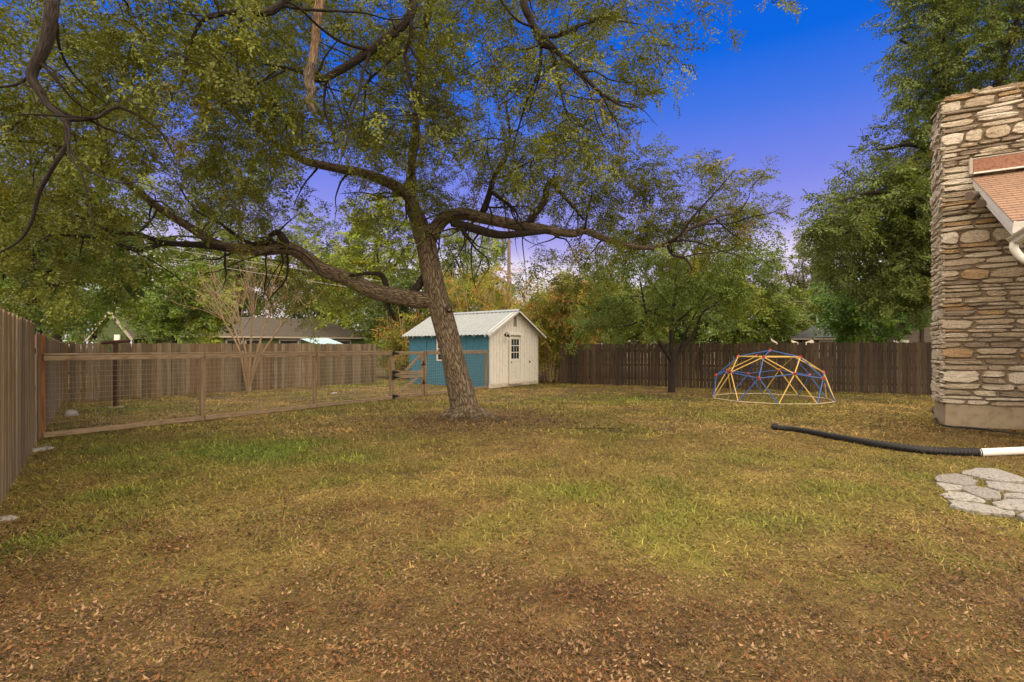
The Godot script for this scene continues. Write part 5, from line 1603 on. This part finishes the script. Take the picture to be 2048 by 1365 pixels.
	var p3 := func(x: float, y: float, w: float) -> Vector3: return rd * x + rv * w + Vector3(0, y, 0)
	r3.quad(p3.call(-0.2, 2.2, 0), p3.call(4.7, 2.3, 0), p3.call(4.7, 3.4, 3.2), p3.call(1.8, 3.3, 3.2))
	r3.tri(p3.call(-0.2, 2.2, 0), p3.call(-0.2, 2.2, 6.4), p3.call(1.8, 3.3, 3.2))
	r3.quad(p3.call(-0.2, 2.2, 6.4), p3.call(4.7, 2.3, 6.4), p3.call(4.7, 3.4, 3.2), p3.call(1.8, 3.3, 3.2))
	part("roof", r3.mesh(), M.slate_roof, o3)
	nb_box("fascia", o3, M.cream_trim, rd, rv, -0.2, 4.7, 2.1, 2.18, -0.02, 0.02)
	var vp := Acc.new()
	vp.tube(PackedVector3Array([p3.call(1.3, 2.3, 1.2), p3.call(1.25, 3.6, 1.2)]), PackedFloat32Array([0.05, 0.05]), 10)
	part("vent_pipe", vp.mesh(), M.white_trim, o3)
	var bw := nb_box("window", o3, M.glass, rd, rv, 1.4, 2.1, 1.1, 1.95, 0.52, 0.56)
	for e in [[1.28, 1.39, 1.0, 2.06], [2.11, 2.22, 1.0, 2.06], [1.28, 2.22, 1.96, 2.07], [1.72, 1.78, 1.1, 1.95]]:
		nb_box("window_frame", bw, M.white_trim, rd, rv, e[0], e[1], e[2], e[3], 0.47, 0.53)
	# taller wing with a gable
	nb_box("wall", o3, M.brown_siding, rd, rv, 4.5, 10.0, 0, 2.9, -0.4, 5.0)
	for y in 15: nb_box("clapboard", o3, M.brown_siding, rd, rv, 4.5, 10.0, 0.1 + 0.19 * y, 0.275 + 0.19 * y, -0.44, -0.39)
	nb_box("corner_board", o3, M.dark1, rd, rv, 5.9, 6.05, 0, 3.0, -0.5, -0.41)
	for sgn in [0, 1]:
		beam("rake_board", o3, M.slate_roof, p3.call(4.2 if sgn == 0 else 10.2, 2.85, -0.8), p3.call(7.2, 3.75, -0.8), 0.14, 0.06)
		var g3 := Acc.new()
		var ex := 4.2 if sgn == 0 else 10.2
		g3.quad(p3.call(ex, 2.95, -0.85), p3.call(7.2, 3.85, -0.85), p3.call(7.2, 3.85, 5.4), p3.call(ex, 2.95, 5.4))
		part("gable_roof", g3.mesh(), M.slate_roof, o3)
	var tg := Acc.new()
	tg.tri(p3.call(4.5, 2.9, -0.4), p3.call(9.9, 2.9, -0.4), p3.call(7.2, 3.75, -0.4))
	part("gable_wall", tg.mesh(), M.brown_siding, o3)
	nb_box("window_frame", o3, M.white_trim, rd, rv, 4.7, 5.4, 1.9, 2.05, -0.5, -0.45)
	# cloth sails
	for q in [[1582, 680, 1604, 688, 1626, 679, "cream cloth slung between posts before the brown house"], [1541, 676, 1548, 681, 1557, 687, "narrow cream cloth strip hanging behind the dark fence"]]:
		var cl := Acc.new()
		var c0 := P(q[0], q[1], 25.5)
		var c1 := P(q[2], q[3], 25.2)
		var c2 := P(q[4], q[5], 25.0)
		cl.quad(c0, c1, c1 + Vector3(0, -0.12, 0.1), c0 + Vector3(0, -0.16, 0.12))
		cl.quad(c1, c2, c2 + Vector3(0, -0.16, 0.12), c1 + Vector3(0, -0.12, 0.1))
		var oo := thing("shade_cloth", Vector3(c0.x, 0, c0.z), q[6], "cloth")
		part("cloth", cl.mesh(), M.canvas, oo, Transform3D(Basis(), -Vector3(c0.x, 0, c0.z)))
		for e in [c0, c2]:
			var ps := Acc.new()
			ps.tube(PackedVector3Array([Vector3(e.x - c0.x, 0, e.z - c0.z), Vector3(e.x - c0.x, e.y + 0.05, e.z - c0.z)]), PackedFloat32Array([0.025, 0.025]), 8)
			part("post", ps.mesh(), M.dark0, oo)
	# utility pole and wires
	var up := Vector3((1018 - HX) / F * 42.0, 0, -42.0)
	var pole := thing("utility_pole", up, "tall wooden utility pole behind the shed", "pole")
	var pa := Acc.new()
	pa.tube(PackedVector3Array([Vector3(0, -0.3, 0), Vector3(0, 11.2, 0)]), PackedFloat32Array([0.17, 0.12]), 12)
	part("shaft", pa.mesh(), M.pole_wood, pole)
	part("crossarm", cham(Vector3(2.2, 0.12, 0.1), 0.01), M.pole_wood, pole, Transform3D(Basis(Vector3.UP, 0.5), Vector3(0, 10.6, 0.16)))
	for q in [
		["pale power line crossing under the long oak limb", P(-60, 445, 30.0), P(480, 541, 36.0), P(1018, 622, 42.0), 0.018],
		["upper pale power line behind the oak leaves", P(-60, 420, 30.0), P(380, 505, 35.0), P(1018, 600, 42.0), 0.016],
		["thin dark cable over the shed roof towards the dark trees", P(1018, 600, 42.0), P(1420, 603, 40.0), P(2100, 602, 38.0), 0.012],
		["lower thin dark cable behind the young elm", P(1018, 618, 42.0), P(1420, 628, 40.0), P(2100, 634, 38.0), 0.012],
		["slanting cable against the open sky beside the dense tree", P(1560, 545, 48.0), P(1650, 505, 46.0), P(1960, 430, 40.0), 0.014]]:
		var w := Acc.new()
		var sp := smooth_path([q[1], q[2], q[3]], [q[4], q[4], q[4]], 10)
		w.tube(sp[0], sp[1], 5, false)
		tag(part("power_line", w.mesh(), M.cable, self), q[0], "cable", "overhead lines")

# ------------------------------------------------------------------ sky
func sky_texture() -> ImageTexture:
	var w := 1024
	var h := 512
	var im := Image.create(w, h, false, Image.FORMAT_RGBF)
	var n := FastNoiseLite.new()
	n.seed = 5; n.frequency = 0.9; n.fractal_octaves = 5
	var stops := [[-90.0, 0.1, 0.075, 0.05], [-2.0, 0.3, 0.24, 0.22], [0.0, 0.82, 0.68, 0.76], [5.0, 0.8, 0.67, 0.82], [8.5, 0.56, 0.5, 0.82], [12.0, 0.33, 0.33, 0.8], [17.0, 0.185, 0.235, 0.78], [23.0, 0.06, 0.175, 0.75], [28.0, 0.004, 0.13, 0.72], [40.0, 0.004, 0.1, 0.6], [90.0, 0.004, 0.07, 0.45]]
	for y in h:
		var el := 90.0 - 180.0 * (y + 0.5) / h
		for x in w:
			var az := TAU * (x + 0.5) / w
			var e := el
			var c := Color.BLACK
			for k in stops.size() - 1:
				if e >= stops[k][0] and e <= stops[k + 1][0]:
					var f: float = (e - stops[k][0]) / (stops[k + 1][0] - stops[k][0])
					c = Color(lerpf(stops[k][1], stops[k + 1][1], f), lerpf(stops[k][2], stops[k + 1][2], f), lerpf(stops[k][3], stops[k + 1][3], f))
					break
			if el > -1.0 and el < 24.0:
				var p := Vector3(cos(az) * 2.2, sin(az) * 2.2, el * 0.11)
				var cl := clampf(n.get_noise_3dv(p) * 2.6 + 0.45, 0.0, 1.0) * smoothstep(13.0, 6.0, el)
				c = c.lerp(Color(1.0, 0.9, 0.94), cl * 0.85)
			im.set_pixel(x, y, Color(c.r * SKY_K, c.g * SKY_K, c.b * SKY_K))
	return ImageTexture.create_from_image(im)
const SKY_K := 0.158
const EXPOSURE := 6.75

func _ready() -> void:
	rng.seed = 2024
	n_patch.seed = 3; n_patch.frequency = 0.22; n_patch.fractal_octaves = 3
	n_mid.seed = 9; n_mid.frequency = 0.85; n_mid.fractal_octaves = 3
	n_fine.seed = 14; n_fine.frequency = 0.9; n_fine.fractal_octaves = 4
	# camera: level, at eye height, lens shifted so that the horizon lies at HY
	var cam := Camera3D.new()
	cam.name = "camera"
	cam.near = 0.1
	cam.far = 1500.0
	cam.projection = Camera3D.PROJECTION_FRUSTUM
	cam.size = 0.1 * 1365.0 / F
	cam.frustum_offset = Vector2(0, 0.1 * (HY - 682.5) / F)
	cam.position = Vector3(0, H, 0)
	add_child(cam)
	cam.current = true
	var env := Environment.new()
	env.background_mode = Environment.BG_SKY
	var sky := Sky.new()
	var sm := PanoramaSkyMaterial.new()
	sm.panorama = sky_texture()
	sky.sky_material = sm
	env.sky = sky
	env.tonemap_mode = Environment.TONE_MAPPER_LINEAR
	env.tonemap_exposure = EXPOSURE
	env.sdfgi_enabled = true
	env.ssao_enabled = true
	env.ssil_enabled = true
	var we := WorldEnvironment.new()
	we.name = "environment"
	we.environment = env
	add_child(we)
	# wide soft evening light from high behind the camera
	var sun := DirectionalLight3D.new()
	sun.name = "sun"
	sun.light_energy = 0.5
	sun.light_color = Color(1.0, 0.91, 0.74)
	sun.light_angular_distance = 150.0
	sun.shadow_enabled = true
	add_child(sun)
	sun.look_at_from_position(Vector3.ZERO, -Vector3(0.05, 0.88, 0.42))

	shed_o = G(978, 777.3)
	shed_u = (G(1075, 768.3) - shed_o).normalized()
	shed_v = Vector3(shed_u.z, 0, -shed_u.x)
	chim_o = G(1886, 852)
	chim_u = Vector3(0.85, 0, 0.527).normalized()
	chim_v = Vector3(chim_u.z, 0, -chim_u.x)
	for f in flags():
		var q := PackedVector2Array()
		for p in f:
			var g := G(p[0], p[1])
			q.append(Vector2(g.x, g.z))
		flag_polys.append(q)
	make_materials()
	build_ground()
	build_shed()
	build_house_corner()
	build_fences()
	build_wire_fence()
	build_neighbours()
	build_flagstones()
	build_dome()
	build_yard_things()
	print("structures ", Time.get_ticks_msec())
	build_big_oak()
	print("oak ", Time.get_ticks_msec())
	build_other_trees()
	print("trees ", Time.get_ticks_msec())
	build_far_wood()
	build_bamboo()
	build_crape_myrtle()
	build_grass()
	print("grass ", Time.get_ticks_msec())
